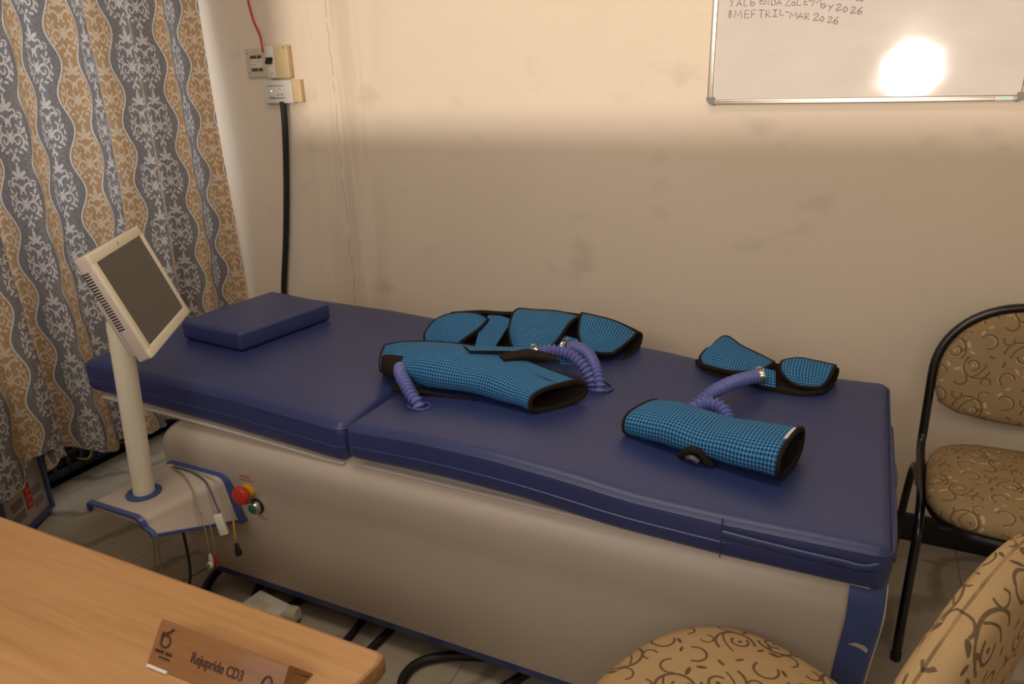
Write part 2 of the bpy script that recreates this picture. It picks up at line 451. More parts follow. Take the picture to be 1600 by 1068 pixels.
BLUED = plain('dark_blue_plastic', (.020, .030, .085), .45, var=.1, scale=12)
HOSE = plain('blue_hose_plastic', (.130, .150, .42), .45, var=.10, scale=25)
BLACKM = plain('black_enamel', (.008, .007, .007), .22, spec=.6, var=.1)
BLACKP = plain('black_rubber', (.010, .009, .009), .55, var=.1)
SKIRT = plain('dark_skirting', (.010, .007, .006), .3, var=.2)
CEIL = plain('ceiling_paint', (.70, .66, .60), .8, var=.03, scale=3)
ALU = plain('aluminium', (.62, .58, .50), .32, metal=.85, var=.06)
GREYP = plain('grey_plastic', (.16, .15, .13), .5, var=.1)
WHITEP = plain('white_plastic', (.70, .67, .60), .4, var=.04)
IVORY = plain('ivory_plastic', (.60, .53, .38), .45, var=.08)
YELLOWED = plain('yellowed_plastic', (.66, .50, .27), .5, var=.12)
BROWNP = plain('brown_plastic', (.13, .055, .035), .5)
REDP = plain('red_plastic', (.50, .03, .015), .35)
YELP = plain('yellow_plastic', (.62, .34, .02), .4)
GREENP = plain('green_plastic', (.01, .13, .07), .35)
TEAL = plain('teal_print', (.05, .55, .42), .3)
CHROME = plain('chrome', (.60, .58, .54), .2, metal=1.0, var=.03)
SCREEN = NT('dark_screen', .22, spec=.4).color((.085, .080, .068)).mat
INK = plain('black_ink', (.035, .03, .03), .6)
REDINK = plain('red_print', (.36, .17, .13), .6)
INK = plain('black_ink', (.012, .010, .010), .9, spec=.1)
GREYINK = plain('grey_print', (.25, .21, .18), .6)
ENGRAVE = plain('engraved_brown', (.055, .022, .012), .5)
WIRE = plain('beige_wire', (.30, .25, .17), .5)
WIRED = plain('grey_blue_wire', (.07, .08, .13), .5)
WB = m_whiteboard()
PRINTP = plain('pale_red_print', (.62, .20, .16), .5)
LBL = plain('white_label', (.75, .70, .66), .5, var=.03)
FRAMEW = plain('painted_window_frame', (.5, .45, .38), .5)
DARKM = plain('dark_shelf_metal', (.012, .012, .015), .5)

# ------------------------------------------------------------------ the room
YB = 2.36
mb = MB(); box(mb, (-3.2, -1.4, -.1), (2.2, 2.5, 0)); struct(mb.build('floor', FLOOR))
mb = MB(); box(mb, (-3.2, -1.4, 2.75), (2.2, 2.5, 2.85)); struct(mb.build('ceiling', CEIL))
mb = MB(); box(mb, (-3.2, YB, 0), (2.2, YB + .14, 2.75)); struct(mb.build('wall_back', WALL))
mb = MB(); box(mb, (1.9, -1.2, 0), (2.04, YB, 2.75)); struct(mb.build('wall_right', WALL))
# left wall with its curtained window
mb = MB()
box(mb, (-3.14, -1.2, 0), (-3.0, YB, .92)); box(mb, (-3.14, -1.2, 2.18), (-3.0, YB, 2.75))
box(mb, (-3.14, -1.2, .92), (-3.0, .95, 2.18)); box(mb, (-3.14, 2.30, .92), (-3.0, YB, 2.18))
struct(mb.build('wall_left', WALL))
mb = MB()
for a, b in (((-3.08, .95, .92), (-3.02, 1.0, 2.18)), ((-3.08, 2.25, .92), (-3.02, 2.30, 2.18)), ((-3.08, 1.0, .92), (-3.02, 2.25, .97)), ((-3.08, 1.0, 2.13), (-3.02, 2.25, 2.18)), ((-3.08, 1.6, .97), (-3.02, 1.65, 2.13))): box(mb, a, b, bev=.004)
struct(mb.build('window_1', FRAMEW))
# camera-side wall: a wide high window lets the low sun in
SX0, SX1, SZ0, SZ1 = -2.00, 1.3, 1.281, 2.55
mb = MB()
box(mb, (-3.2, -1.4, 0), (2.2, -1.26, SZ0)); box(mb, (-3.2, -1.4, SZ1), (2.2, -1.26, 2.75))
box(mb, (-3.2, -1.4, SZ0), (SX0, -1.26, SZ1)); box(mb, (SX1, -1.4, SZ0), (2.2, -1.26, SZ1))
struct(mb.build('wall_front', WALL))
mb = MB()
for x in (SX0 + .02, SX1 - .02): box(mb, (x - .02, -1.36, SZ0), (x + .02, -1.31, SZ1), bev=.004)
box(mb, (SX0, -1.36, SZ1 - .04), (SX1, -1.31, SZ1), bev=.004)
struct(mb.build('window_2', FRAMEW))
mb = MB(); box(mb, (-3.0, YB - .014, 0), (1.9, YB, .095), bev=.003); struct(mb.build('baseboard_back', SKIRT))
mb = MB(); box(mb, (1.886, -1.2, 0), (1.9, YB - .014, .095), bev=.003); struct(mb.build('baseboard_right', SKIRT))

# ------------------------------------------------------------------ curtains
def curtain(name, label, y0, y1, xb, amp, nf, phase, hem, uoff, flare=0.0, u_gain=1.0, seed=0, tilt=0.0):
    r_ = random.Random(seed)
    ny, nz = 220, 46; ztop = 2.30
    t = root(name, label, 'curtain', loc=(xb, (y0 + y1) / 2, 0))
    off = Vector((xb, (y0 + y1) / 2, 0))
    ph = [r_.uniform(-.5, .5) for _ in range(8)]
    def xo(s, z):
        a = amp * (1 + .25 * math.sin(2.3 * s * nf + ph[1]))
        k = 2 * PI * nf * (s + .018 * math.sin(9 * s + ph[2])) + phase
        lo = max(0, (1.2 - z)) / 1.2
        wv = math.sin(k) + .30 * math.sin(2 * k + ph[3] + lo * 1.2)
        return a * wv * (1 + .25 * lo) + .012 * math.sin(5 * s + 3 * z)
    S = [i / ny for i in range(ny + 1)]
    # arc length at mid height sets the cloth coordinate
    U = [0]
    for i in range(1, ny + 1):
        dy = (y1 - y0) / ny; dx = xo(S[i], 1.3) - xo(S[i - 1], 1.3); U.append(U[-1] + math.hypot(dx, dy) * u_gain)
    g = []
    for i in range(ny + 1):
        y = y0 + (y1 - y0) * S[i]; h = hem(y)
        row = []
        for j in range(nz + 1):
            z = h + (ztop - h) * j / nz
            fl = max(0, 1.3 - z) * flare
            row.append((Vector((xb + tilt * (y1 - y) + xo(S[i], z) + fl * .3, y + .008 * math.sin(4 * z + 6 * S[i]), z)), (U[i] + uoff, z)))
        g.append(row)
    m = MB(); nz1 = nz + 1
    vv = [q[0] - off for r in g for q in r]; uv = [q[1] for r in g for q in r]
    fs = [(i * nz1 + j, (i + 1) * nz1 + j, (i + 1) * nz1 + j + 1, i * nz1 + j + 1) for i in range(ny) for j in range(nz)]
    m.add(vv, fs, uv)
    m.build('curtain_cloth', CURT, t, sharp=0)
    h_ = MB()
    tube(h_, [g[i][0][0] - off + Vector((0, 0, .003)) for i in range(0, ny + 1, 2)], .0035, n=6)
    h_.build('bottom_hem', CURT, t, sharp=0)
    return t
def lerp_tab(tab):
    def f(y):
        if y <= tab[0][0]: return tab[0][1]
        for (a, va), (b, vb) in zip(tab, tab[1:]):
            if y <= b: return va + (vb - va) * (y - a) / (b - a)
        return tab[-1][1]
    return f
hem_main = lerp_tab([(1.30, .185), (1.36, .225), (1.47, .20), (1.56, .15), (1.66, .14), (1.78, .148), (1.94, .115), (2.12, .08), (2.36, .06)])
hem_left = lerp_tab([(.7, .24), (1.10, .232), (1.20, .222), (1.26, .28), (1.34, .30)])
curtain('curtain', 'patterned grey and tan curtain hanging from the wall corner behind the monitor', 1.315, 2.335, -2.50, .043, 5.0, .4, hem_main, .02, u_gain=1.28, seed=3)
curtain('curtain', 'patterned curtain edge at the far left, overlapping the wider curtain', .72, 1.335, -2.425, .020, 3.0, 1.0, hem_left, .10, u_gain=1.2, seed=5, tilt=.42)
mb = MB(); tube(mb, [(-2.47, .6, 2.285), (-2.47, 2.35, 2.285)], .012); tag(mb.build('curtain_rod', ALU), 'thin metal rod carrying the two patterned curtains', 'curtain rod')

# ------------------------------------------------------------------ treatment bed
bed = root('treatment_bed', 'blue padded treatment bed on a cream cabinet with a monitor on a pole', 'bed', loc=(-.9, 1.65, 0))
BO = Vector((-.9, 1.65, 0))
def bp(m, name, mats, parent=None, **k):     # part of the bed, built in world coordinates
    m.v = [tuple(Vector(p) - BO) for p in m.v]
    return m.build(name, mats, parent or bed, **k)
top_tab = lerp_tab([(-2.0, .700), (-1.45, .690), (-1.075, .668), (-1.06, .672), (-.86, .683), (-.66, .680), (-.47, .667), (-.35, .653), (-.17, .650), (.13, .657)])
bot_tab = lerp_tab([(-2.0, .594), (-1.47, .576), (-1.10, .556), (-1.075, .560), (-1.06, .574), (-.80, .580), (-.59, .574), (-.40, .557), (-.17, .552), (.06, .556), (.13, .560)])
def smooth(tab):
    return lambda x: sum(tab(x + d) for d in (-.03, -.015, 0, .015, .03)) / 5
def topz(x):
    return smooth(top_tab)(x) if abs(x + 1.068) > .034 else top_tab(x)
def botz(x):
    return smooth(bot_tab)(x) if abs(x + 1.068) > .034 else bot_tab(x)
def cushion(x0, x1, name, y0a, y0b, y1a, y1b, label):
    def fn(p):   # p.z in 0..1 scaled to .1
        s = (p.x - x0) / (x1 - x0); zz = p.z / .10
        yy = (p.y - 0) / .80
        ya = y0a + (y0b - y0a) * s; yb = y1a + (y1b - y1a) * s
        z0 = botz(p.x); z1 = topz(p.x) 
        # soft crown and tiny sag
        ed = min(yy, 1 - yy, (p.x - x0) / .8, (x1 - p.x) / .8)
        cr = -.006 * (1 - min(1, max(0, ed) / .12)) if zz > .5 else 0
        return Vector((p.x, ya + yy * (yb - ya), z0 + zz * (z1 - z0) + cr))
    m = MB(); rbox(m, (x0, 0, 0), (x1, .80, .10), .026, n=5, step=.035, fn=fn)
    c = bp(m, name, VINYL)
    # top seam and side seam
    pip = MB()
    for zz, r_ in ((.83, .0024), (.40, .0028)):
        pts = []
        rr = .030
        for cx, cy, a0 in ((x1 - rr, .80 - rr, 0), (x0 + rr, .80 - rr, PI / 2), (x0 + rr, rr, PI), (x1 - rr, rr, 1.5 * PI)):
            for k in range(5):
                a = a0 + PI / 2 * k / 4
                e = rr if zz < .7 else rr - .001
                pts.append((cx + e * math.cos(a), cy + e * math.sin(a), 0))
        full = []
        for a, b in zip(pts, pts[1:] + pts[:1]):
            n_ = max(1, int((Vector(b) - Vector(a)).length / .06))
            for i in range(n_): full.append(Vector(a).lerp(Vector(b), i / n_))
        out = []
        for q in full:
            xx = min(max(q.x, x0), x1)
            w_ = fn(Vector((xx, q.y, .10 * zz)))
            if zz > .5: w_.z += .0035
            out.append(w_)
        tube(pip, out, r_, n=6, closed=True)
    bp(pip, 'piping', VINYL, c).parent = c
    return c
def fixparent(o, c): o.parent = c
head = cushion(-2.035, -1.070, 'head_cushion', 1.262, 1.250, 2.05, 2.055, 'x')
foot = cushion(-1.066, .125, 'foot_cushion', 1.246, 1.232, 2.055, 2.05, 'x')
# zip flap on the foot end
mb = MB()
pts = [(x, 1.228 + .0012 * abs(x), .618 - .006 * math.sin((x + .18) * 8)) for x in (-.165, -.1, -.03, .04, .085)] + [(.118, 1.248, .625), (.128, 1.30, .63), (.129, 1.5, .63), (.128, 1.8, .63)]
tube(mb, pts, .0045, n=8, k=5, flat=1.6)
tube(mb, [(p[0], p[1] - .001, p[2] - .012) for p in pts], .0016, n=6, k=5)
z = bp(mb, 'zip_flap', VINYL)
mb = MB(); tube(mb, [(-.166, 1.230, .650), (-.166, 1.229, .60), (-.166, 1.232, .560)], .0013, n=6, k=4)
bp(mb, 'stitched_seam', VINYL)
mb = MB(); tube(mb, [(.132, 1.62, .628), (.139, 1.60, .60), (.137, 1.59, .575)], .004, n=6, k=4); bp(mb, 'zip_pull', GREYP)
# trays under the cushions
def tray(x0, x1, name):
    def fn(p):
        return Vector((p.x, p.y, botz(p.x) - .0085 + p.z))
    m = MB(); rbox(m, (x0, 1.255, 0), (x1, 2.03, .008), .004, n=3, step=.05, fn=fn); return bp(m, name, CREAM2)
tray(-1.97, -1.085, 'head_tray')
mb = MB()
def fn(p): 
    s = (p.x + 1.03) / 1.13
    return Vector((p.x, p.y, .556 - .012 * s + p.z - .006 * (1 - s)))
rbox(mb, (-1.035, 1.262, 0), (.10, 2.03, .010), .005, n=3, step=.05, fn=fn); bp(mb, 'foot_tray', CREAM2)

# cabinet: a rolled front skin over a blue body
def xl(z):
    if z > .47: return -1.725 + .10 * (1 - math.sqrt(max(0, 1 - ((z - .47) / .10) ** 2)))
    if z < .24: return -1.725 + .20 * (1 - math.sqrt(max(0, 1 - ((.24 - z) / .215) ** 2)))
    return -1.725
def xr(z):
    return .066 - .02 * max(0, (.48 - z)) / .3
def yf(z):
    if z > .50:
        return 1.238 + .075 * (1 - math.sqrt(max(0, 1 - ((z - .50) / .066) ** 2)))
    if z > .40: return 1.238 + .010 * ((.50 - z) / .10) ** 2
    return 1.248 + .018 * (.40 - z) / .32
def skin(m, z0, z1, xa, xb, dy, depth, mi=0, nz=30):
    rings = []
    for k in range(nz + 1):
        z = z0 + (z1 - z0) * (.5 - .5 * math.cos(PI * k / nz))
        a, b = xa(z), xb(z); y = yf(z) + dy; e = .012; rg = []
        for cx, cy, a0 in ((b - e, depth, 0), (a + e, depth, PI / 2), (a + e, y + e, PI), (b - e, y + e, 1.5 * PI)):
            for q in range(4):
                t_ = a0 + PI / 2 * q / 3; rg.append(Vector((cx + e * math.cos(t_), cy + e * math.sin(t_), z)))
        rings.append(rg)
    n = len(rings[0])
    vv = [p for r in rings for p in r]
    fs = [(i * n + j, i * n + (j + 1) % n, (i + 1) * n + (j + 1) % n, (i + 1) * n + j) for i in range(nz) for j in range(n)]
    fs += [tuple(range(n - 1, -1, -1)), tuple(nz * n + j for j in range(n))]
    m.add(vv, fs, [(p.x, p.z) for p in vv], mi)
mb = MB(); skin(mb, .062, .553, lambda z: xl(z) - .008, lambda z: xr(z) + .060 - .01 * max(0, .5 - z), .007, 2.0)
bp(mb, 'cabinet_body', BLUEP)
mb = MB(); skin(mb, .092, .562, xl, xr, 0.0, 1.45)
bp(mb, 'front_panel', PANEL)
# pale edge trim round the foot end and a chip in its paint
mb = MB()
tube(mb, [(xr(z) + .0605 - .01 * max(0, .5 - z), yf(z) + .020, z) for z in (.55, .50, .45, .40, .35, .30, .2, .1)], .0022, n=6, k=4)
bp(mb, 'end_trim', WHITEP)
mb = MB()
chip = [(.076, .424), (.088, .432), (.103, .430), (.110, .424), (.109, .414), (.098, .421), (.086, .424)]
vv = [(x, yf(z) + .0058, z) for x, z in chip] + [(x, yf(z) + .0085, z) for x, z in chip]; n = len(chip)
mb.add(vv, [tuple(range(n)), tuple(range(2 * n - 1, n - 1, -1))] + [(i, (i + 1) % n, n + (i + 1) % n, n + i) for i in range(n)])
bp(mb, 'paint_chip', PANEL)
# castors under the cabinet
for x in (-1.40, -.05):
    for y in (1.36, 1.92):
        c = MB(); box(c, (x - .022, y - .03, .045), (x + .022, y + .03, .063), bev=.003)
        cc = bp(c, 'castor', GREYP)
        wq = MB(); lathe(wq, [(.006, -.012), (.026, -.012), (.030, -.008), (.030, .008), (.026, .012), (.006, .012)], (x, y, .0305), (1, 0, 0), 24)
        bp(wq, 'wheel', BLACKP, cc)

# buttons on the front
YP = yf(.38)
es = MB(); lathe(es, [(.017, 0), (.021, 0), (.021, -.016), (.016, -.018)][::-1], (-1.413, YP, .408), (0, 1, 0), 28)
eo = bp(es, 'emergency_stop_button', YELP); lab(eo, 'yellow collar with red mushroom button')
m = MB(); lathe(m, [(.012, .018), (.012, .026), (.026, .028), (.027, .034), (.024, .043), (.015, .047)], (-1.413, YP, .408), (0, -1, 0), 28)
bp(m, 'button_head', REDP, eo)
es = MB(); lathe(es, [(.019, 0), (.020, .003), (.019, .010), (.016, .018), (.014, .019)], (-1.396, YP, .362), (0, -1, 0), 28)
go = bp(es, 'start_button', CHROME); lab(go, 'chrome ring with green push button')
m = MB(); lathe(m, [(.0125, .016), (.0125, .0215), (.010, .023)], (-1.396, YP, .362), (0, -1, 0), 24); bp(m, 'button_head', GREENP, go)
m = MB(); lathe(m, [(.020, .000), (.0225, .0), (.0225, .004), (.020, .004)], (-1.3945, YP, .3625), (0, -1, 0), 28); bp(m, 'button_ring', BLACKP, go)

def text(body, size, mat, name, loc, rot, parent, align='CENTER', ext=.0004, sx=1.0, off=0.0):
    cu = bpy.data.curves.new(name, 'FONT'); cu.body = body; cu.size = size; cu.extrude = ext; cu.offset = off; cu.align_x = align; cu.align_y = 'CENTER'
    cu.resolution_u = 3
    tmp = bpy.data.objects.new('tmp', cu); COL.objects.link(tmp)
    bpy.context.view_layer.update()
    me = bpy.data.meshes.new_from_object(tmp.evaluated_get(bpy.context.evaluated_depsgraph_get()))
    bpy.data.objects.remove(tmp)
    me.transform(Matrix.Diagonal((sx, 1, 1, 1)))
    me.materials.clear(); me.materials.append(mat)
    o = bpy.data.objects.new(name, me); COL.objects.link(o); o.location = loc; o.rotation_euler = rot; o.parent = parent
    return o
FR = (PI / 2, 0, 0)
def marks(name, mat, x, z, rows):      # tiny print that cannot be read, as rows of small strokes
    m = MB()
    for dz, x0, x1, h in rows:
        n_ = max(2, int((x1 - x0) / .0035))
        for i in range(n_):
            a = x0 + (x1 - x0) * i / n_
            box(m, (x + a, yf(z + dz) - .0008, z + dz - h / 2), (x + a + .0024, yf(z + dz) + .001, z + dz + h / 2))
    return bp(m, name, mat)
marks('printed_warning', REDINK, -1.413, .447, [(.006, -.020, .018, .007), (-.006, -.024, .026, .004)])
marks('printed_caption', GREYINK, -1.390, .327, [(.004, -.012, .012, .004), (-.005, -.012, .024, .003)])

# ---- bracket shelf with the pole
ZS = .440
def shelf_ring(y, grow=0.0, s=0):
    """section in x-z at depth y: flat top, round shoulder, slanting right side; s 0 at lip, 1 at the cabinet"""
    x0 = -1.716 + (-1.700 + 1.716) * s - grow; x1 = -1.515 + .035 * s + grow; ztop = ZS + grow
    zb = .398 + (.305 - .398) * s
    r_ = .028; pts = [(x0, ztop - .026 if s < .5 else ztop - .05), (x0, ztop - .012)]
    for k in range(5):
        a = PI - PI / 2 * k / 4; pts.append((x0 + .012 + .012 * math.cos(a), ztop - .012 + .012 * math.sin(a)))
    for k in range(7):
        a = PI / 2 - (PI / 2 - .12) * k / 6; pts.append((x1 - r_ + r_ * math.cos(a), ztop - r_ + r_ * math.sin(a)))
    pts.append((x1 + .022, zb + .014)); pts.append((x1 + .032, zb + .002 - grow * .3))
    return [Vector((p[0], y, p[1])) for p in pts]
def loft(m, rings, mi=0, th=.006):
    n = len(rings[0]); vv = [p for r in rings for p in r]
    inn = []
    for r in rings:
        c = Vector((sum(p.x for p in r) / n, r[0].y, min(p.z for p in r) - .01))
        inn += [p + (c - p).normalized() * th for p in r]
    N = len(vv); M_ = len(rings)
    fs = [(i * n + j, i * n + j + 1, (i + 1) * n + j + 1, (i + 1) * n + j) for i in range(M_ - 1) for j in range(n - 1)]
    fs += [tuple(N + k for k in f[::-1]) for f in fs]
    rim = [j for j in range(n)] + [i * n + n - 1 for i in range(1, M_)] + [(M_ - 1) * n + j for j in range(n - 2, -1, -1)] + [i * n for i in range(M_ - 2, 0, -1)]
    fs += [(rim[k], rim[(k + 1) % len(rim)], N + rim[(k + 1) % len(rim)], N + rim[k]) for k in range(len(rim))]
    m.add(vv + inn, fs, None, mi)
mb = MB(); loft(mb, [shelf_ring(1.003 + .24 * k / 8, 0, k / 8) for k in range(9)])
brk = bp(mb, 'monitor_bracket', PANEL)
mb = MB(); loft(mb, [shelf_ring(.992, .004, 0), shelf_ring(1.004, .006, 0)], th=.011)
tube(mb, [shelf_ring(1.003 + .24 * k / 8, 0.001, k / 8)[-1] for k in range(9)], .0045, n=8)
bp(mb, 'blue_edging', BLUEP, brk)
mb = MB(); box(mb, (-1.708, 1.008, .410), (-1.552, 1.013, .432), bev=.002); bp(mb, 'front_plate', PANEL, brk)
mb = MB(); rg = shelf_ring(1.238, .006, 1); rg2 = shelf_ring(1.251, .006, 1)
def grow_ring(r, d):
    c = Vector((-1.59, r[0].y, .38)); return [p + Vector(((p.x - c.x), 0, (p.z - c.z))).normalized() * d for p in r]
loft(mb, [grow_ring(shelf_ring(1.228, .002, 1), .003), grow_ring(shelf_ring(1.249, .002, 1), .004)], th=.016)
bp(mb, 'mounting_collar', BLUEP, brk)
mb = MB(); lathe(mb, [(.026, 0), (.044, 0), (.044, .004), (.040, .006), (.026, .006)], (-1.62, 1.087, ZS), (0, 0, 1), 36, closed=True)
bp(mb, 'pole_ring', BLUEP, brk)
pole_b, pole_t = Vector((-1.62, 1.087, ZS - .02)), Vector((-1.572, 1.087, .925))
mb = MB(); d = (pole_t - pole_b); lathe(mb, [(.0265, 0), (.0265, d.length - .004), (.024, d.length)], pole_b, d, 32)
bp(mb, 'monitor_pole', CREAM)

# ---- monitor
mc = Vector((-1.531, 1.146, .995))
a_, b_ = .615, .352
mn = Vector((math.cos(b_) * math.cos(a_), math.cos(b_) * math.sin(a_), math.sin(b_))); mu = Vector((-math.sin(a_), math.cos(a_), 0)); mv = mn.cross(mu)
MM = Matrix(((mu.x, mv.x, mn.x, mc.x), (mu.y, mv.y, mn.y, mc.y), (mu.z, mv.z, mn.z, mc.z), (0, 0, 0, 1)))
def mbox(m, lo, hi, bev=0, mi=0): box(m, lo, hi, mi, bev, MM)
W2, H2 = .175, .128
mb = MB()
# bezel ring in front, then the casing
mbox(mb, (-W2, -H2, -.034), (W2, H2, -.006), .005)
mon = bp(mb, 'monitor', CREAM2)
mb = MB()
mbox(mb, (-W2, .104, -.010), (W2, H2, 0), .003); mbox(mb, (-W2, -H2, -.010), (W2, -.104, 0), .003)
mbox(mb, (-W2, -.108, -.010), (-.153, .108, 0), .003); mbox(mb, (.153, -.108, -.010), (W2, .108, 0), .003)
bp(mb, 'bezel', CREAM, mon)
mb = MB(); mbox(mb, (-.155, -.106, -.009), (.155, .106, -.003)); bp(mb, 'screen', SCREEN, mon)
mb = MB()
for i in range(22):
    y = .092 - i * .0065
    mbox(mb, (-W2 - .0006, y - .0016, -.033), (-W2 + .004, y + .0016, -.019))
bp(mb, 'air_vents', BLACKP, mon)
mb = MB(); mbox(mb, (-.150, -.118, -.056), (.06, .03, -.032), .008); bp(mb, 'rear_housing', CREAM2, mon)
mb = MB(); mbox(mb, (-.002, .112, -.0005), (.002, .120, .0006)); bp(mb, 'indicator', GREYP, mon)
mb = MB()
q0 = MM @ Vector((-.06, -.06, -.05))
tube(mb, [pole_t - d.normalized() * .03, pole_t + Vector((0, 0, .005)), pole_t.lerp(q0, .5) + Vector((0, 0, .012)), q0], .024, n=16, k=5)
bp(mb, 'swivel_neck', CREAM2, mon)

# ------------------------------------------------------------------ pillow
pl = root('head_pillow', 'flat blue vinyl pillow lying at the head end of the bed', 'pillow', loc=(-1.74, 1.69, .69))
def place(m, name, mats, par, **k):
    o = Vector(par.location) if par.parent is None else Vector(par.parent.location)
    m.v = [tuple(Vector(p) - o) for p in m.v]
    return m.build(name, mats, par, **k)
ca, sa = math.cos(0), math.sin(0)
pc = [Vector((-1.885, 1.505)), Vector((-1.62, 1.488)), Vector((-1.575, 1.855)), Vector((-1.855, 1.885))]
def pmap(p):
    s, t_ = p.x / .30, p.y / .38
    xy = pc[0] * (1 - s) * (1 - t_) + pc[1] * s * (1 - t_) + pc[2] * s * t_ + pc[3] * (1 - s) * t_
    zz = p.z / .062
    return Vector((xy.x, xy.y, topz(xy.x) + .001 + p.z + (.006 * (1 - (2 * s - 1) ** 2) * (1 - (2 * t_ - 1) ** 2) if zz > .5 else 0)))
mb = MB(); rbox(mb, (0, 0, 0), (.30, .38, .062), .016, n=4, step=.03, fn=pmap); body = place(mb, 'pillow_cover', VINYL, pl)
mb = MB()
for zz in (.052, .020, .028):
    if zz == .052: pts = [(.012, .0005), (.288, .0005), (.2995, .012), (.2995, .368), (.288, .3795), (.012, .3795), (.0005, .368), (.0005, .012)]
    else: pts = None
    if pts: 
        full = []
        for a, b in zip(pts, pts[1:] + pts[:1]):
            for i in range(5): full.append(pmap(Vector((a[0] + (b[0] - a[0]) * i / 5, a[1] + (b[1] - a[1]) * i / 5, zz))))
        tube(mb, full, .0016, n=6, closed=True)
    else: tube(mb, [pmap(Vector((x, y, zz))) for x, y in ((.10, .0), (.05, -.001), (.012, .003), (.0, .03), (.0, .2), (.0, .35))], .0018, n=6, k=3)
place(mb, 'zip_seam', VINYL, pl)

# ------------------------------------------------------------------ pressure cuffs
def hose(par, pts, r=.0150, k=44, pitch=.0118):
    m = MB()
    tube(m, pts, lambda t_, l: r + .0030 * math.sin(2 * PI * l / pitch), n=16, k=k)
    return place(m, 'air_hose', HOSE, par)
def clamp(par, c, d, r=.0195, h=.020):
    m = MB(); d = Vector(d).normalized(); c = Vector(c)
    lathe(m, [(r - .004, -h / 2), (r, -h / 2), (r + .0015, -h * .3), (r - .0005, -h * .1), (r + .001, h * .15), (r + .001, h / 2), (r - .004, h / 2)], c, d, 24, closed=True)
    q = Vector(d).to_track_quat('Z', 'Y')
    box(m, (-.006, r - .001, -h * .35), (.006, r + .006, h * .35), bev=.001, mat=Matrix.Translation(c) @ q.to_matrix().to_4x4())
    return place(m, 'hose_clamp', CHROME, par)
def cuff_sheet(par, name, rows, th=.008, flip=False, bind=True, ku=7, kv=7, mo=None, wrinkle=.0, seed=1, br=.0052, bindpts=None):
    g = sheet_grid(rows, ku, kv)
    if wrinkle:
        for i, r in enumerate(g):
            for j, p in enumerate(r):
                s, t_ = i / (len(g) - 1), j / (len(r) - 1)
                p.z += wrinkle * (math.sin(17 * s + 9 * t_ + seed) * math.sin(11 * t_ - 6 * s + 2 * seed)) * min(1, 6 * min(s, 1 - s, t_, 1 - t_))
    m = MB(); rim = sheet(m, g, th, 0, 1, 1, flip)
    o = place(m, name, [mo or GING, BLACKC], par, sharp=50)
    if bind:
        b = MB(); tube(b, rim, br, n=8, closed=True, flat=1.25)
        bo = place(b, 'binding', BLACKC, o if False else par)
        bo.parent = o if o.parent is None else o; 
    return o, g
V = Vector
def roll_rows(stations, nseg=14, a0=-.5 * PI, turns=1.12, spiral=.10):
    """each station: centre, half width vector, height, returns rows round the section"""
    rows = []
    for k in range(nseg + 1):
        f = k / nseg; a = a0 + 2 * PI * turns * f; sc = 1 - spiral * f
        row = []
        for c, hw, h in stations:
            c, hw = V(c), V(hw)
            cx = math.cos(a); sz = math.sin(a)
            e = .75
            sx_ = math.copysign(abs(cx) ** e, cx); sz_ = math.copysign(abs(sz) ** e, sz)
            row.append(c + hw * sx_ * sc + V((0, 0, h / 2 + h / 2 * sz_ * sc)))
        rows.append(row)
    return rows

# near calf cuff: a closed roll
c1 = root('treatment_cuff', 'rolled blue checked cuff nearest the bed edge, on the right, white tag at one end', 'cuff', 'blue checked pressure cuffs', loc=(-.24, 1.48, .66))
zt = .652
rows = roll_rows([((-.405, 1.515, zt + .004), (.028, .068, 0), .066), ((-.33, 1.498, zt + .003), (.018, .072, 0), .078), ((-.24, 1.478, zt + .003), (.016, .074, 0), .072), ((-.16, 1.462, zt + .003), (.016, .078, 0), .078), ((-.072, 1.444, zt + .004), (.018, .082, 0), .086)], nseg=16, a0=-.45 * PI, turns=1.22, spiral=.22)
o1, g1 = cuff_sheet(c1, 'cuff_body', rows, th=.007, flip=True, ku=5, kv=3, wrinkle=.0022)
mb = MB()
gi = len(g1) // 3
nn = len(g1[0]) - 1
for q, (a, b) in enumerate(((0, 0),)):
    pass
tg = [g1[int(len(g1) * f)][nn] + V((-.004, -.002, .003)) for f in (.335, .36, .385, .41)]
tube(mb, tg, .0065, n=8, k=3, flat=.35); lab(place(mb, 'size_tag', LBL, o1), 'white stitched tag')
mb = MB()
tube(mb, [(-.292, 1.424, zt + .006), (-.278, 1.408, zt + .026), (-.262, 1.402, zt + .038), (-.246, 1.402, zt + .033), (-.232, 1.406, zt + .014), (-.222, 1.410, zt + .006)], .008, n=8, k=5, flat=1.0)
place(mb, 'port_opening', BLACKC, o1)
mb = MB(); tube(mb, [(-.275, 1.414, zt + .012), (-.262, 1.400, zt + .020), (-.250, 1.404, zt + .012)], .006, n=8, k=4); place(mb, 'port_ring', GREYP, o1)
hose(c1, [(-.30, 1.60, .635), (-.305, 1.60, .66), (-.300, 1.603, .690), (-.272, 1.607, .708), (-.240, 1.600, .705), (-.218, 1.580, .690), (-.205, 1.555, .675)])

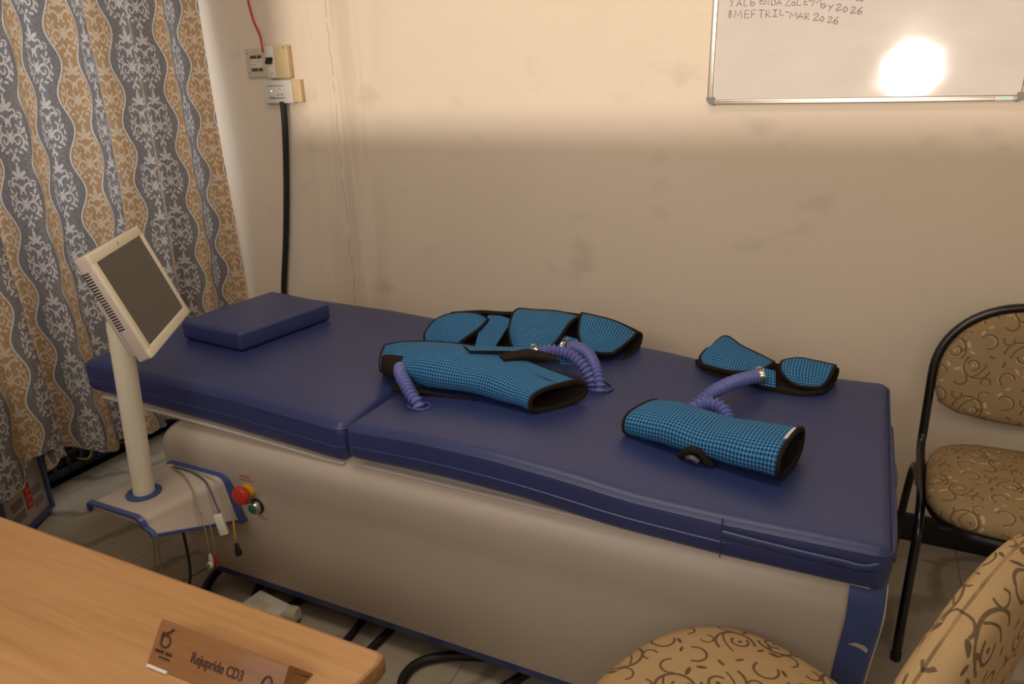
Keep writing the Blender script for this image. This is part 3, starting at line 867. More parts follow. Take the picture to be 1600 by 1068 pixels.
# far calf cuff: open, two flaps folded over
c2 = root('treatment_cuff', 'small open checked cuff with a clamped hose at the far foot corner of the bed', 'cuff', 'blue checked pressure cuffs', loc=(-.2, 1.95, .66))
zt = .652
def base_rows(x0, x1, yn, yf_, h, n=5, skew=0.0, zt=zt):
    rows = []
    for s, (fy, fz) in enumerate(((0, .006), (.15, .004), (.6, .004), (.95, .012), (1.02, .5), (.9, .95), (.72, 1.0))):
        row = []
        for k in range(n + 1):
            t_ = k / n; x = x0 + (x1 - x0) * t_
            y = yn + skew * t_ + (yf_ - yn) * fy
            row.append(V((x, y, zt + (fz if fz < .02 else fz * h * (.85 + .15 * math.cos(6 * t_))))))
        rows.append(row)
    return rows
b2, _ = cuff_sheet(c2, 'cuff_body', [
    [(-.375, 1.985, zt + .012), (-.33, 1.930, zt + .006), (-.24, 1.902, zt + .005), (-.16, 1.875, zt + .005), (-.08, 1.868, zt + .005), (-.035, 1.890, zt + .010)],
    [(-.372, 2.00, zt + .004), (-.32, 1.965, zt + .004), (-.24, 1.94, zt + .004), (-.16, 1.92, zt + .004), (-.08, 1.92, zt + .004), (-.02, 1.94, zt + .006)],
    [(-.365, 2.02, zt + .006), (-.32, 2.01, zt + .006), (-.24, 1.99, zt + .006), (-.16, 1.97, zt + .006), (-.08, 1.975, zt + .006), (-.01, 1.985, zt + .008)],
    [(-.355, 2.03, zt + .030), (-.315, 2.04, zt + .045), (-.24, 2.02, zt + .035), (-.16, 2.0, zt + .025), (-.08, 2.0, zt + .030), (-.005, 2.0, zt + .035)]], th=.010, mo=BLACKC)
cuff_sheet(c2, 'left_flap', [
    [(-.345, 2.03, zt + .040), (-.312, 2.055, zt + .070), (-.262, 2.03, zt + .056), (-.21, 2.0, zt + .048), (-.165, 1.97, zt + .042)],
    [(-.352, 1.99, zt + .046), (-.310, 2.0, zt + .064), (-.262, 1.98, zt + .055), (-.21, 1.965, zt + .048), (-.170, 1.945, zt + .043)],
    [(-.360, 1.955, zt + .034), (-.322, 1.945, zt + .044), (-.270, 1.93, zt + .042), (-.22, 1.925, zt + .040), (-.182, 1.92, zt + .040)],
    [(-.348, 1.935, zt + .022), (-.312, 1.915, zt + .024), (-.270, 1.900, zt + .026), (-.23, 1.900, zt + .030), (-.200, 1.905, zt + .036)]], flip=True, wrinkle=.001)
cuff_sheet(c2, 'right_flap', [
    [(-.140, 1.985, zt + .045), (-.105, 1.995, zt + .052), (-.065, 1.995, zt + .050), (-.012, 1.985, zt + .048)],
    [(-.145, 1.95, zt + .048), (-.105, 1.955, zt + .058), (-.065, 1.955, zt + .056), (-.016, 1.95, zt + .048)],
    [(-.138, 1.915, zt + .036), (-.105, 1.905, zt + .040), (-.065, 1.905, zt + .038), (-.024, 1.915, zt + .034)],
    [(-.110, 1.893, zt + .020), (-.090, 1.885, zt + .018), (-.065, 1.885, zt + .018), (-.040, 1.893, zt + .018)]], flip=True, wrinkle=.001)
cuff_sheet(c2, 'inner_panel', [
    [(-.225, 1.93, zt + .046), (-.195, 1.915, zt + .044), (-.155, 1.91, zt + .040)],
    [(-.220, 1.905, zt + .036), (-.192, 1.888, zt + .034), (-.150, 1.885, zt + .030)],
    [(-.214, 1.885, zt + .014), (-.190, 1.872, zt + .012), (-.146, 1.870, zt + .010)]], flip=True, bind=False)
clamp(c2, (-.186, 1.850, zt + .046), (.55, .25, .1))
hose(c2, [(-.325, 1.650, .635), (-.318, 1.652, .66), (-.300, 1.665, .682), (-.275, 1.700, .700), (-.245, 1.757, .705), (-.218, 1.805, .703), (-.192, 1.842, .700)])

# front thigh cuff: long roll with an open end
c3 = root('treatment_cuff', 'long checked cuff rolled like a sleeve with its open end facing right', 'cuff', 'blue checked pressure cuffs', loc=(-.87, 1.55, .68))
zt = .681
rows = roll_rows([((-1.168, 1.575, zt + .004), (-.030, .060, 0), .048), ((-1.10, 1.560, zt + .003), (-.022, .080, 0), .070), ((-.99, 1.548, zt + .003), (-.008, .095, 0), .086), ((-.88, 1.548, zt + .004), (0, .094, 0), .086), ((-.77, 1.540, zt + .004), (.012, .086, 0), .076), ((-.68, 1.525, zt + .002), (.03, .078, 0), .066), ((-.612, 1.515, zt - .002), (.048, .072, 0), .060)], nseg=16, a0=.30 * PI, turns=1.10, spiral=.10)
rows = [[p for p in r] for r in rows]
o3, g3 = cuff_sheet(c3, 'cuff_body', rows, th=.007, flip=True, ku=5, kv=3, wrinkle=.0038, seed=2)
cuff_sheet(c3, 'rear_flap', [
    [(-.93, 1.60, zt + .085), (-.86, 1.66, zt + .066), (-.78, 1.70, zt + .056), (-.715, 1.70, zt + .040)],
    [(-.90, 1.57, zt + .097), (-.84, 1.61, zt + .092), (-.77, 1.655, zt + .080), (-.70, 1.67, zt + .060)],
    [(-.87, 1.54, zt + .100), (-.81, 1.575, zt + .096), (-.755, 1.61, zt + .088), (-.705, 1.63, zt + .075)]], th=.006, flip=True, bind=False)
cuff_sheet(c3, 'closing_strap', [
    [(-.80, 1.570, zt + .089), (-.745, 1.625, zt + .092), (-.69, 1.640, zt + .082)],
    [(-.775, 1.545, zt + .088), (-.72, 1.595, zt + .086), (-.65, 1.615, zt + .076)]], th=.007, mo=BLACKC, bind=False)
mb = MB()
nr3, nc3 = len(g3), len(g3[0])
g = []
for i in range(int(nr3 * .17), int(nr3 * .46)):
    row = []
    for j in range(1, int(nc3 * .27)):
        c_ = sum((g3[q][j] for q in range(nr3)), V((0, 0, 0))) / nr3
        cut = abs((i / nr3 - .30) / .14)
        p_ = g3[i][j] + (g3[i][j] - c_).normalized() * .0062
        row.append(p_)
    g.append(row)
sheet(mb, g, .003, 0, 0, 0); place(mb, 'fastening_patch', BLACKC, o3)
mb = MB()
g = sheet_grid([[(-1.06, 1.462, zt + .010), (-.95, 1.462, zt + .006), (-.82, 1.47, zt + .003)], [(-1.05, 1.435, zt + .004), (-.95, 1.452, zt + .003), (-.82, 1.462, zt + .002)]], 6, 3)
sheet(mb, g, .006, 0, 0, 0); place(mb, 'lower_strap', BLACKC, o3)
hose(c3, [(-1.045, 1.475, zt + .055), (-1.020, 1.440, zt + .052), (-.990, 1.415, zt + .040), (-.962, 1.396, zt + .022), (-.940, 1.388, zt + .004), (-.930, 1.385, zt - .035)])
hose(c3, [(-.742, 1.640, zt + .078), (-.70, 1.668, zt + .082), (-.655, 1.680, zt + .075), (-.615, 1.675, zt + .055), (-.590, 1.670, zt + .025), (-.580, 1.672, zt - .005), (-.578, 1.675, zt - .04)])
clamp(c3, (-.735, 1.645, zt + .079), (1, .6, .1), r=.018, h=.016)

# rear thigh cuff: opened out, three flaps arching over
C4 = c4 = root('treatment_cuff', 'wide opened checked cuff by the wall with three arching flaps and black lining', 'cuff', 'blue checked pressure cuffs', loc=(-.85, 1.92, .68))
cuff_sheet(c4, 'cuff_body', [
    [(-1.18, 1.84, zt + .004), (-1.06, 1.80, zt + .003), (-.96, 1.79, zt + .003), (-.84, 1.80, zt + .003), (-.74, 1.83, zt + .001), (-.64, 1.875, zt - .004), (-.565, 1.905, zt - .006)],
    [(-1.18, 1.90, zt + .003), (-1.06, 1.88, zt + .003), (-.96, 1.88, zt + .003), (-.84, 1.89, zt + .003), (-.74, 1.91, zt + .001), (-.64, 1.94, zt - .004), (-.555, 1.96, zt - .006)],
    [(-1.175, 1.98, zt + .006), (-1.06, 1.99, zt + .006), (-.96, 2.0, zt + .006), (-.84, 2.01, zt + .006), (-.74, 2.02, zt + .004), (-.64, 2.03, zt + .001), (-.555, 2.02, zt - .002)],
    [(-1.165, 1.985, zt + .035), (-1.06, 2.01, zt + .045), (-.96, 2.02, zt + .050), (-.84, 2.03, zt + .055), (-.74, 2.04, zt + .055), (-.64, 2.045, zt + .045), (-.552, 2.04, zt + .030)],
    [(-1.155, 1.95, zt + .060), (-1.06, 1.97, zt + .070), (-.97, 1.98, zt + .072), (-.86, 1.99, zt + .085), (-.74, 2.0, zt + .085), (-.64, 2.02, zt + .070), (-.558, 2.02, zt + .045)]], th=.010, mo=BLACKC)
cuff_sheet(c4, 'left_flap', [
    [(-1.160, 1.925, zt + .060), (-1.11, 1.935, zt + .070), (-1.05, 1.935, zt + .072), (-1.005, 1.915, zt + .066)],
    [(-1.180, 1.885, zt + .050), (-1.12, 1.880, zt + .068), (-1.06, 1.870, zt + .066), (-1.005, 1.855, zt + .055)],
    [(-1.188, 1.840, zt + .024), (-1.13, 1.820, zt + .036), (-1.075, 1.805, zt + .036), (-1.03, 1.80, zt + .034)],
    [(-1.170, 1.808, zt + .004), (-1.12, 1.785, zt + .004), (-1.085, 1.770, zt + .006), (-1.05, 1.765, zt + .010)]], th=.007, flip=True, wrinkle=.001)
cuff_sheet(c4, 'centre_strip', [
    [(-1.02, 1.95, zt + .068), (-.975, 1.95, zt + .070), (-.925, 1.93, zt + .068)],
    [(-1.01, 1.87, zt + .050), (-.965, 1.87, zt + .054), (-.920, 1.86, zt + .054)],
    [(-.975, 1.76, zt + .012), (-.945, 1.75, zt + .020), (-.905, 1.73, zt + .026)]], th=.006, flip=True, bind=False)
cuff_sheet(c4, 'middle_flap', [
    [(-.915, 1.955, zt + .098), (-.86, 1.965, zt + .096), (-.80, 1.975, zt + .096), (-.725, 1.975, zt + .088)],
    [(-.905, 1.890, zt + .103), (-.85, 1.885, zt + .108), (-.79, 1.89, zt + .106), (-.728, 1.905, zt + .092)],
    [(-.885, 1.820, zt + .070), (-.84, 1.800, zt + .084), (-.79, 1.80, zt + .082), (-.735, 1.830, zt + .066)],
    [(-.845, 1.765, zt + .040), (-.815, 1.745, zt + .044), (-.785, 1.750, zt + .044), (-.750, 1.780, zt + .040)]], th=.007, flip=True, wrinkle=.001)
cuff_sheet(c4, 'right_flap', [
    [(-.722, 1.985, zt + .096), (-.68, 2.00, zt + .086), (-.63, 2.02, zt + .070), (-.565, 2.03, zt + .044)],
    [(-.712, 1.945, zt + .096), (-.67, 1.945, zt + .088), (-.62, 1.96, zt + .072), (-.562, 1.98, zt + .042)],
    [(-.700, 1.900, zt + .062), (-.665, 1.885, zt + .060), (-.62, 1.895, zt + .050), (-.575, 1.92, zt + .032)],
    [(-.675, 1.865, zt + .034), (-.65, 1.850, zt + .032), (-.62, 1.855, zt + .028), (-.592, 1.880, zt + .022)]], th=.007, flip=True, wrinkle=.001)
cuff_sheet(c4, 'inner_panel', [
    [(-.755, 1.88, zt + .062), (-.725, 1.87, zt + .062), (-.690, 1.87, zt + .056)],
    [(-.750, 1.84, zt + .034), (-.72, 1.825, zt + .034), (-.68, 1.83, zt + .030)],
    [(-.742, 1.82, zt + .006), (-.71, 1.80, zt + .004), (-.67, 1.81, zt + .002)]], th=.006, flip=True, bind=False)
clamp(c4, (-.702, 1.806, zt + .054), (1, -.35, .12))
hose(c4, [(-.700, 1.808, zt + .055), (-.665, 1.792, zt + .062), (-.620, 1.755, zt + .062), (-.585, 1.710, zt + .048), (-.562, 1.680, zt + .022), (-.556, 1.668, zt - .005), (-.553, 1.665, zt - .04)])

c4.location = V(c4.location) + V((0, -.012, -.006))
# hose openings in the cushion: raised blue sleeves
for x, y, z_, rx, ry in ((-.935, 1.388, .681, .030, .022), (-.565, 1.680, .674, .034, .034), (-.318, 1.640, .651, .030, .032)):
    m = MB()
    tube(m, [V((x + rx * math.cos(a), y + ry * math.sin(a), z_ + .001)) for a in [2 * PI * k / 28 for k in range(28)]], .0035, n=8, closed=True)
    o = bp(m, 'hose_grommet', BLUEP)

# ------------------------------------------------------------------ ECG leads over the bracket
ld = root('lead_wire_set', 'thin patient lead wires with clips draped over the bracket below the monitor', 'cable', loc=(-1.55, 1.12, .44))
zt = ZS + .003
def wire(pts, r, mat, name='lead_wire', k=8, par=None):
    m = MB(); tube(m, pts, r, n=6, k=k); return place(m, name, mat, par or ld)
def at(x, y, z): return V((x, y, z))
w1 = wire([(-1.665, 1.215, zt), (-1.60, 1.195, zt + .001), (-1.54, 1.165, zt), (-1.500, 1.140, zt - .004), (-1.478, 1.122, zt - .04), (-1.450, 1.115, .36), (-1.442, 1.110, .32), (-1.442, 1.108, .285)], .0014, WIRE)
w2 = wire([(-1.665, 1.212, zt), (-1.59, 1.188, zt + .001), (-1.53, 1.158, zt), (-1.490, 1.135, zt - .008), (-1.468, 1.128, zt - .06), (-1.444, 1.128, .36), (-1.440, 1.126, .31), (-1.440, 1.125, .275)], .0014, WIRE)
w3 = wire([(-1.66, 1.218, zt), (-1.58, 1.212, zt + .001), (-1.52, 1.195, zt), (-1.483, 1.178, zt - .008), (-1.455, 1.168, zt - .05), (-1.440, 1.160, .385)], .0026, WIRED, 'trunk_cable')
w4 = wire([(-1.66, 1.220, zt), (-1.57, 1.218, zt + .001), (-1.515, 1.21, zt), (-1.476, 1.205, zt - .010), (-1.448, 1.198, zt - .06), (-1.430, 1.192, .345)], .0013, WIRE)
w5 = wire([(-1.430, 1.192, .345), (-1.428, 1.188, .32), (-1.426, 1.184, .290)], .0028, YELP, 'yellow_boot', par=w4)
w6 = wire([(-1.426, 1.184, .290), (-1.425, 1.183, .276)], .0012, WIRE, 'wire_end', par=w4)
m = MB(); lathe(m, [(.002, 0), (.006, -.006), (.007, -.020), (.010, -.030), (.008, -.038)], (-1.425, 1.183, .277), (-.10, 0, 1), 14); place(m, 'black_snap_clip', BLACKP, w4)
m = MB(); lathe(m, [(.002, 0), (.004, -.006), (.005, -.022), (.006, -.034), (.004, -.040)], (-1.440, 1.125, .277), (0, 0, 1), 14); place(m, 'red_snap_clip', REDP, w2)
m = MB(); lathe(m, [(.003, 0), (.009, .001), (.010, .006), (.008, .010), (.004, .011)], (-1.442, 1.108, .254), (.1, -1, .2), 18); lathe(m, [(.002, 0), (.005, -.008), (.006, -.024)], (-1.442, 1.109, .287), (0, 0, 1), 12); place(m, 'white_snap_clip', WHITEP, w1)
m = MB(); lathe(m, [(.003, .008), (.004, .012), (.002, .013)], (-1.442, 1.108, .254), (.1, -1, .2), 12); place(m, 'clip_stud', BROWNP, w1)
m = MB()
box(m, (-.011, -.007, -.030), (.011, .007, .030), bev=.003, mat=Matrix.Translation((-1.432, 1.153, .352)) @ Matrix.Rotation(-.22, 4, 'Y') @ Matrix.Rotation(.5, 4, 'Z'))
place(m, 'lead_connector', WHITEP, w3)
m = MB(); tube(m, [(-1.441, 1.161, .392), (-1.438, 1.158, .380)], .0045, n=10); place(m, 'connector_collar', GREYP, w3)

# cables hanging below the bracket to the floor
def single(name, label, cat, pts, r, mat, k=8, group=None, n=8):
    m = MB(); L0 = V(pts[0]); t = None
    tube(m, [V(p) - L0 for p in pts], r, n=n, k=k)
    o = m.build(name, mat); o.location = L0; return tag(o, label, cat, group)
single('power_cable', 'thin black cable dropping from under the bracket to the floor', 'cable', [(-1.56, 1.12, .40), (-1.557, 1.13, .3), (-1.56, 1.12, .15), (-1.62, 1.08, .03), (-1.72, 1.0, .006), (-1.85, .9, .006)], .0038, BLACKP)
single('sensor_cable', 'two thin beige wires hanging below the front lip of the bracket, left one', 'cable', [(-1.53, 1.03, .41), (-1.545, 1.02, .25), (-1.575, 1.02, .08), (-1.64, 1.0, .004), (-1.7, .9, .004)], .0018, WIRE)
single('sensor_cable', 'two thin beige wires hanging below the front lip of the bracket, right one', 'cable', [(-1.518, 1.03, .41), (-1.530, 1.025, .25), (-1.563, 1.03, .08), (-1.60, 1.0, .004), (-1.64, .9, .004)], .0018, WIRE)
single('floor_wire', 'thin grey wire arching over the floor below the bracket', 'cable', [(-1.60, 1.36, .05), (-1.67, 1.28, .06), (-1.745, 1.22, .02), (-1.80, 1.15, .004), (-1.88, 1.08, .004)], .0024, GREYP)
single('air_pipe', 'thick black pipe looping under the head end of the cabinet', 'pipe', [(-1.52, 1.44, .055), (-1.60, 1.38, .055), (-1.665, 1.32, .035), (-1.66, 1.24, .013), (-1.60, 1.20, .013), (-1.50, 1.17, .013)], .013, BLACKP, n=12)
single('air_pipe', 'thick black pipe coiled under the cabinet beside the white socket box', 'pipe', [(-1.46, 1.42, .055), (-1.49, 1.36, .05), (-1.50, 1.29, .02), (-1.45, 1.22, .012), (-1.40, 1.22, .012), (-1.36, 1.30, .012), (-1.33, 1.45, .012)], .012, BLACKP, n=12)
single('air_pipe', 'black pipe curling out on the floor past the desk corner', 'pipe', [(-.42, 1.55, .014), (-.58, 1.42, .014), (-.72, 1.345, .014), (-.83, 1.30, .014), (-.90, 1.245, .014), (-.905, 1.17, .014), (-.84, 1.11, .014), (-.75, 1.14, .014), (-.66, 1.26, .014), (-.56, 1.48, .014)], .0125, BLACKP, n=12)
single('air_pipe', 'straight black pipes lying under the cabinet, nearer one', 'pipe', [(-1.06, 1.06, .012), (-1.05, 1.22, .012), (-1.02, 1.4, .012), (-.92, 1.6, .012)], .011, BLACKP, n=12)
single('air_pipe', 'straight black pipes lying under the cabinet, farther one', 'pipe', [(-1.14, 1.08, .010), (-1.13, 1.22, .010), (-1.14, 1.4, .010), (-1.12, 1.6, .010)], .010, BLACKP, n=12)
# white socket box on the floor
sb = root('extension_socket', 'off-white socket box on the floor under the cabinet, partly behind the desk edge', 'socket box', loc=(-1.405, 1.185, 0))
m = MB(); box(m, (-.068, -.09, .002), (.066, .078, .050), bev=.006, mat=Matrix.Rotation(-.12, 4, 'Z')); m.build('socket_body', WHITEP, sb)
m = MB(); box(m, (-.045, .02, .049), (.02, .045, .052), bev=.001, mat=Matrix.Rotation(-.12, 4, 'Z')); m.build('socket_rocker', IVORY, sb)
m = MB(); lathe(m, [(.010, 0), (.022, .004), (.022, .03), (.016, .036)], (.068, .055, .030), (1, .1, .1), 20); m.build('plug_cap', IVORY, sb)

# ------------------------------------------------------------------ things seen below the curtain
cb = root('machine_cabinet', 'cream machine cabinet with blue corner strips half hidden by the left curtain', 'cabinet', loc=(-2.335, .975, 0))
cb.rotation_euler = (0, 0, math.radians(118))
# local: x runs along the visible face towards the far corner, -y faces the room
m = MB(); box(m, (0, .006, .03), (.42, .30, .60), bev=.006); m.build('cabinet_body', PANEL, cb)
def strip(lo, hi, par=cb):
    m = MB(); box(m, lo, hi, bev=.003); return m.build('blue_edging', BLUEP, par)
strip((.412, -.004, .018), (.430, .05, .605)); strip((-.012, -.004, .016), (.412, .04, .034)); strip((.150, -.004, .034), (.182, .02, .605))
m = MB(); box(m, (.300, .003, .085), (.333, .0068, .175)); r_ = m.build('red_label', REDP, cb)
for i in range(3):
    m = MB(); box(m, (.306, .0022, .150 - .026 * i), (.327, .0034, .158 - .026 * i)); m.build('label_print', PRINTP, r_)
for lo, hi in (((.343, .004, .07), (.388, .0066, .10)), ((.340, .004, .115), (.388, .0066, .145)), ((.205, .004, .07), (.285, .0066, .10)), ((.225, .004, .115), (.285, .0066, .145))):
    m = MB(); box(m, lo, hi); m.build('faded_print', GREYINK, cb)
m = MB(); lathe(m, [(.0035, 0), (.004, .002), (.002, .003)], (.398, .006, .05), (0, -1, 0), 12); m.build('screw', CHROME, cb)
for i in range(4):
    m = MB(); x, y = (.04 if i % 2 else .38), (.05 if i < 2 else .26)
    lathe(m, [(.015, 0), (.018, .004), (.018, .028), (.012, .031)], (x, y, 0), (0, 0, 1), 16); m.build('foot', BLACKP, cb)

def crate(loc, rz, label):
    r0 = root('plastic_crate', label, 'crate', 'blue crates below the curtain', loc=loc); r0.rotation_euler = (0, 0, rz)
    m = MB(); w_, d_, h_ = .36, .26, .24
    t_ = .008
    box(m, (-w_ / 2, -d_ / 2, 0), (w_ / 2, d_ / 2, t_))
    for s in (-1, 1):
        for z0, z1 in ((0, .03), (.075, .09), (.135, .15), (.20, .24)):
            y = s * (d_ / 2 - t_ / 2); box(m, (-w_ / 2, y - t_ / 2, z0), (w_ / 2, y + t_ / 2, z1), bev=.001)
            x = s * (w_ / 2 - t_ / 2); box(m, (x - t_ / 2, -d_ / 2, z0), (x + t_ / 2, d_ / 2, z1), bev=.001)
        for k in range(7):
            xx = -w_ / 2 + t_ + (w_ - 2 * t_) * k / 6; y = s * (d_ / 2 - t_ / 2); box(m, (xx - .007, y - t_ / 2, 0), (xx + .007, y + t_ / 2, h_))
        for k in range(5):
            yy = -d_ / 2 + t_ + (d_ - 2 * t_) * k / 4; x = s * (w_ / 2 - t_ / 2); box(m, (x - t_ / 2, yy - .007, 0), (x + t_ / 2, yy + .007, h_))
    m.build('crate_body', CRATE, r0)
    m = MB(); box(m, (-w_ / 2 + .01, -d_ / 2 + .01, .009), (w_ / 2 - .01, d_ / 2 - .01, .19), bev=.01); m.build('dark_contents', DARKM, r0)
    return r0
CRATE = plain('slate_blue_crate', (.045, .065, .115), .5)
m = MB(); box(m, (-2.96, 1.44, .0), (-2.70, 2.34, .030), bev=.004); box(m, (-2.715, 1.44, .0), (-2.70, 2.34, .042), bev=.003)
sh = m.build('floor_tray', DARKM); tag(sh, 'low black tray on the floor under the curtain holding the crates', 'tray')
crate((-2.825, 1.585, .031), PI / 2 + .02, 'blue lattice crate just right of the cream machine cabinet')
crate((-2.835, 1.98, .031), PI / 2 - .03, 'blue lattice crate on the tray, behind the looped red cable')
single('red_cable', 'red cable looping down below the curtain hem', 'cable', [(-2.62, 1.90, .34), (-2.60, 1.885, .20), (-2.60, 1.84, .115), (-2.60, 1.765, .085), (-2.60, 1.69, .105), (-2.61, 1.655, .17), (-2.64, 1.65, .30)], .0042, REDP)
single('yellow_cable', 'thin yellow cable hanging inside the red loop', 'cable', [(-2.63, 1.72, .34), (-2.615, 1.725, .20), (-2.61, 1.745, .10), (-2.61, 1.76, .094)], .0035, YELP)
single('yellow_cable', 'thin yellow cable hanging left of the red loop', 'cable', [(-2.688, 1.60, .22), (-2.64, 1.585, .23), (-2.60, 1.58, .20), (-2.60, 1.577, .14), (-2.62, 1.565, .09), (-2.686, 1.56, .08)], .0035, YELP)

# ------------------------------------------------------------------ wall fittings
def wroot(name, label, cat, x, z): return root(name, label, cat, loc=(x, YB, z))
def wb_(m, x0, z0, x1, z1, y0, y1, bev=.001, rot=0): box(m, (x0, -y1, z0), (x1, -y0, z1), bev=bev, mat=Matrix.Rotation(rot, 4, 'Y'))
s1 = wroot('socket_plate', 'ivory socket plate with two brown sockets, upper left of the three fittings', 'socket', -2.222, 1.530)
m = MB(); wb_(m, -.058, -.054, .058, .054, 0, .012, .003); m.build('plate', IVORY, s1)
for x0, x1 in ((-.030, .000), (.006, .026)):
    m = MB(); wb_(m, x0, -.030, x1, .028, .009, .0135, .001); so = m.build('socket_module', WHITEP, s1)
    for z0_ in (.016, -.030):
        m = MB(); wb_(m, x0, z0_, x1, z0_ + .012, .010, .0150, .0008); m.build('brown_insert', BROWNP, so)
    m = MB()
    for hx, hz in ((0, .007), (-.006, -.006), (.006, -.006)):
        if x1 - x0 > .025 or hx == 0: lathe(m, [(.0018, 0), (.0018, .0008)], ((x0 + x1) / 2 + hx, -.0135, hz), (0, -1, 0), 10)
    m.build('pin_holes', BLACKP, so)
for z in (-.036, .036):
    m = MB(); lathe(m, [(.003, 0), (.003, .001), (.001, .0014)], (-.044, -.012, z), (0, -1, 0), 10); m.build('screw', GREYP, s1)
s2 = wroot('breaker_box', 'yellowed breaker box with a black toggle beside the ivory socket plate', 'breaker box', -2.103, 1.530)
m = MB(); wb_(m, -.052, -.060, .052, .060, 0, .026, .006); m.build('box_cover', YELLOWED, s2)
m = MB(); wb_(m, -.055, -.058, -.014, .058, .010, .032, .003); br = m.build('breaker', WHITEP, s2)
m = MB(); wb_(m, -.052, .004, -.018, .018, .031, .035, .001); wb_(m, -.048, -.006, -.022, .006, .031, .046, .002); m.build('toggle', BLACKP, br)
m = MB(); wb_(m, -.045, -.042, -.022, -.040, .031, .0326, 0); m.build('rating_mark', REDINK, br)
m = MB(); lathe(m, [(.003, 0), (.003, .0012)], (.036, -.0255, .050), (0, -1, 0), 10); m.build('screw', BLACKP, s2)
s3 = wroot('switch_box', 'white surface switch and socket box just above the black conduit', 'switch', -2.100, 1.421)
m = MB(); wb_(m, -.092, -.043, .052, .043, 0, .030, .004); m.build('box_cover', WHITEP, s3)
m = MB(); wb_(m, .040, -.040, .090, .044, 0, .022, .003); m.build('side_cover', YELLOWED, s3)
m = MB(); wb_(m, -.062, -.022, .012, .022, .029, .0325, .001); sw = m.build('switch_module', WHITEP, s3)
m = MB(); wb_(m, -.062, .021, .012, .0235, .030, .0330, 0); m.build('module_gap', GREYP, sw)
m = MB(); wb_(m, -.062, -.0235, .012, -.021, .030, .0330, 0); m.build('module_gap', GREYP, sw)
m = MB(); wb_(m, -.058, -.018, -.030, .018, .0315, .037, .002); m.build('rocker', WHITEP, sw)
LED = NT('indicator_light', .3); LED.color((1, .6, .2)); LED.p.inputs['Emission Color'].default_value = (1, .55, .2, 1); LED.p.inputs['Emission Strength'].default_value = 5
m = MB(); lathe(m, [(.0022, 0), (.0022, .0008)], (-.044, -.037, .004), (0, -1, 0), 10); m.build('indicator', LED.mat, sw)
m = MB()
for hx, hz, r_ in ((-.006, .012, .0018), (-.014, -.010, .003), (.003, -.010, .003)): lathe(m, [(r_, 0), (r_, .0008)], (hx, -.0325, hz), (0, -1, 0), 10)
m.build('pin_holes', BLACKP, sw)
m = MB(); m_ = [V((-2.105, 2.335, 1.385)), V((-2.108, 2.335, 1.30)), V((-2.135, 2.336, 1.1)), V((-2.18, 2.337, .85)), V((-2.235, 2.338, .60)), V((-2.26, 2.338, .40)), V((-2.27, 2.337, .11))]
tube(m, [p - m_[0] for p in m_], .0125, n=12, k=8); cd = m.build('conduit_pipe', BLACKP); cd.location = m_[0]; tag(cd, 'black conduit running down the wall from the white switch box', 'pipe')
single('red_wire', 'red wire hanging down the wall into the breaker box', 'wire', [(-2.235, 2.352, 2.10), (-2.232, 2.352, 1.90), (-2.228, 2.352, 1.757), (-2.226, 2.352, 1.735), (-2.212, 2.350, 1.68), (-2.186, 2.345, 1.63), (-2.163, 2.325, 1.585), (-2.155, 2.318, 1.568)], .0036, REDP, k=8)

# ------------------------------------------------------------------ whiteboard
wbx0, wbx1, wbz0, wbz1 = -.460, .349, 1.352, 2.10
wbd = root('whiteboard', 'white dry-wipe board with handwriting in an aluminium frame high on the wall', 'whiteboard', loc=(wbx0, YB, wbz0))
WW, WH = wbx1 - wbx0, wbz1 - wbz0
m = MB(); box(m, (.008, -.016, .008), (WW - .008, -.003, WH - .008)); m.build('board_panel', WB, wbd)
m = MB()
def bar(a, b, th, y0=-.022):
    box(m, a, b, bev=.002)
for (a, b) in (((.018, -.024, .0), (WW - .018, 0, .016)), ((.018, -.024, WH - .016), (WW - .018, 0, WH)), ((0, -.024, .018), (.016, 0, WH - .018)), ((WW - .016, -.024, .018), (WW, 0, WH - .018))): box(m, a, b, bev=.003)
for (a, b) in (((.018, -.027, .009), (WW - .018, -.020, .012)), ((.009, -.027, .018), (.012, -.020, WH - .018)), ((WW - .012, -.027, .018), (WW - .009, -.020, WH - .018))): box(m, a, b, bev=.001)
m.build('frame', ALU, wbd)
for cx, cz, a0 in ((0, 0, PI), (WW, 0, 1.5 * PI), (WW, WH, 0), (0, WH, .5 * PI)):
    m = MB(); ccx = .022 if cx == 0 else WW - .022; ccz = .022 if cz == 0 else WH - .022; r_ = .0235
    pr = [(ccx, ccz)] + [(ccx + r_ * math.cos(a0 + PI / 2 * k / 8), ccz + r_ * math.sin(a0 + PI / 2 * k / 8)) for k in range(9)]
    n = len(pr); vv = [(x, -.028, z) for x, z in pr] + [(x, .0, z) for x, z in pr]
    m.add(vv, [tuple(range(n)), tuple(range(2 * n - 1, n - 1, -1))] + [(i, (i + 1) % n, n + (i + 1) % n, n + i) for i in range(n)])
    lab(m.build('corner_cap', GREYP, wbd), 'grey plastic corner')
m = MB(); box(m, (WW - .072, -.0285, .002), (WW - .030, -.024, .013), bev=.0015); st = m.build('frame_sticker', LBL, wbd)
m = MB(); box(m, (WW - .058, -.0292, .004), (WW - .040, -.0283, .010)); m.build('sticker_print', TEAL, st)
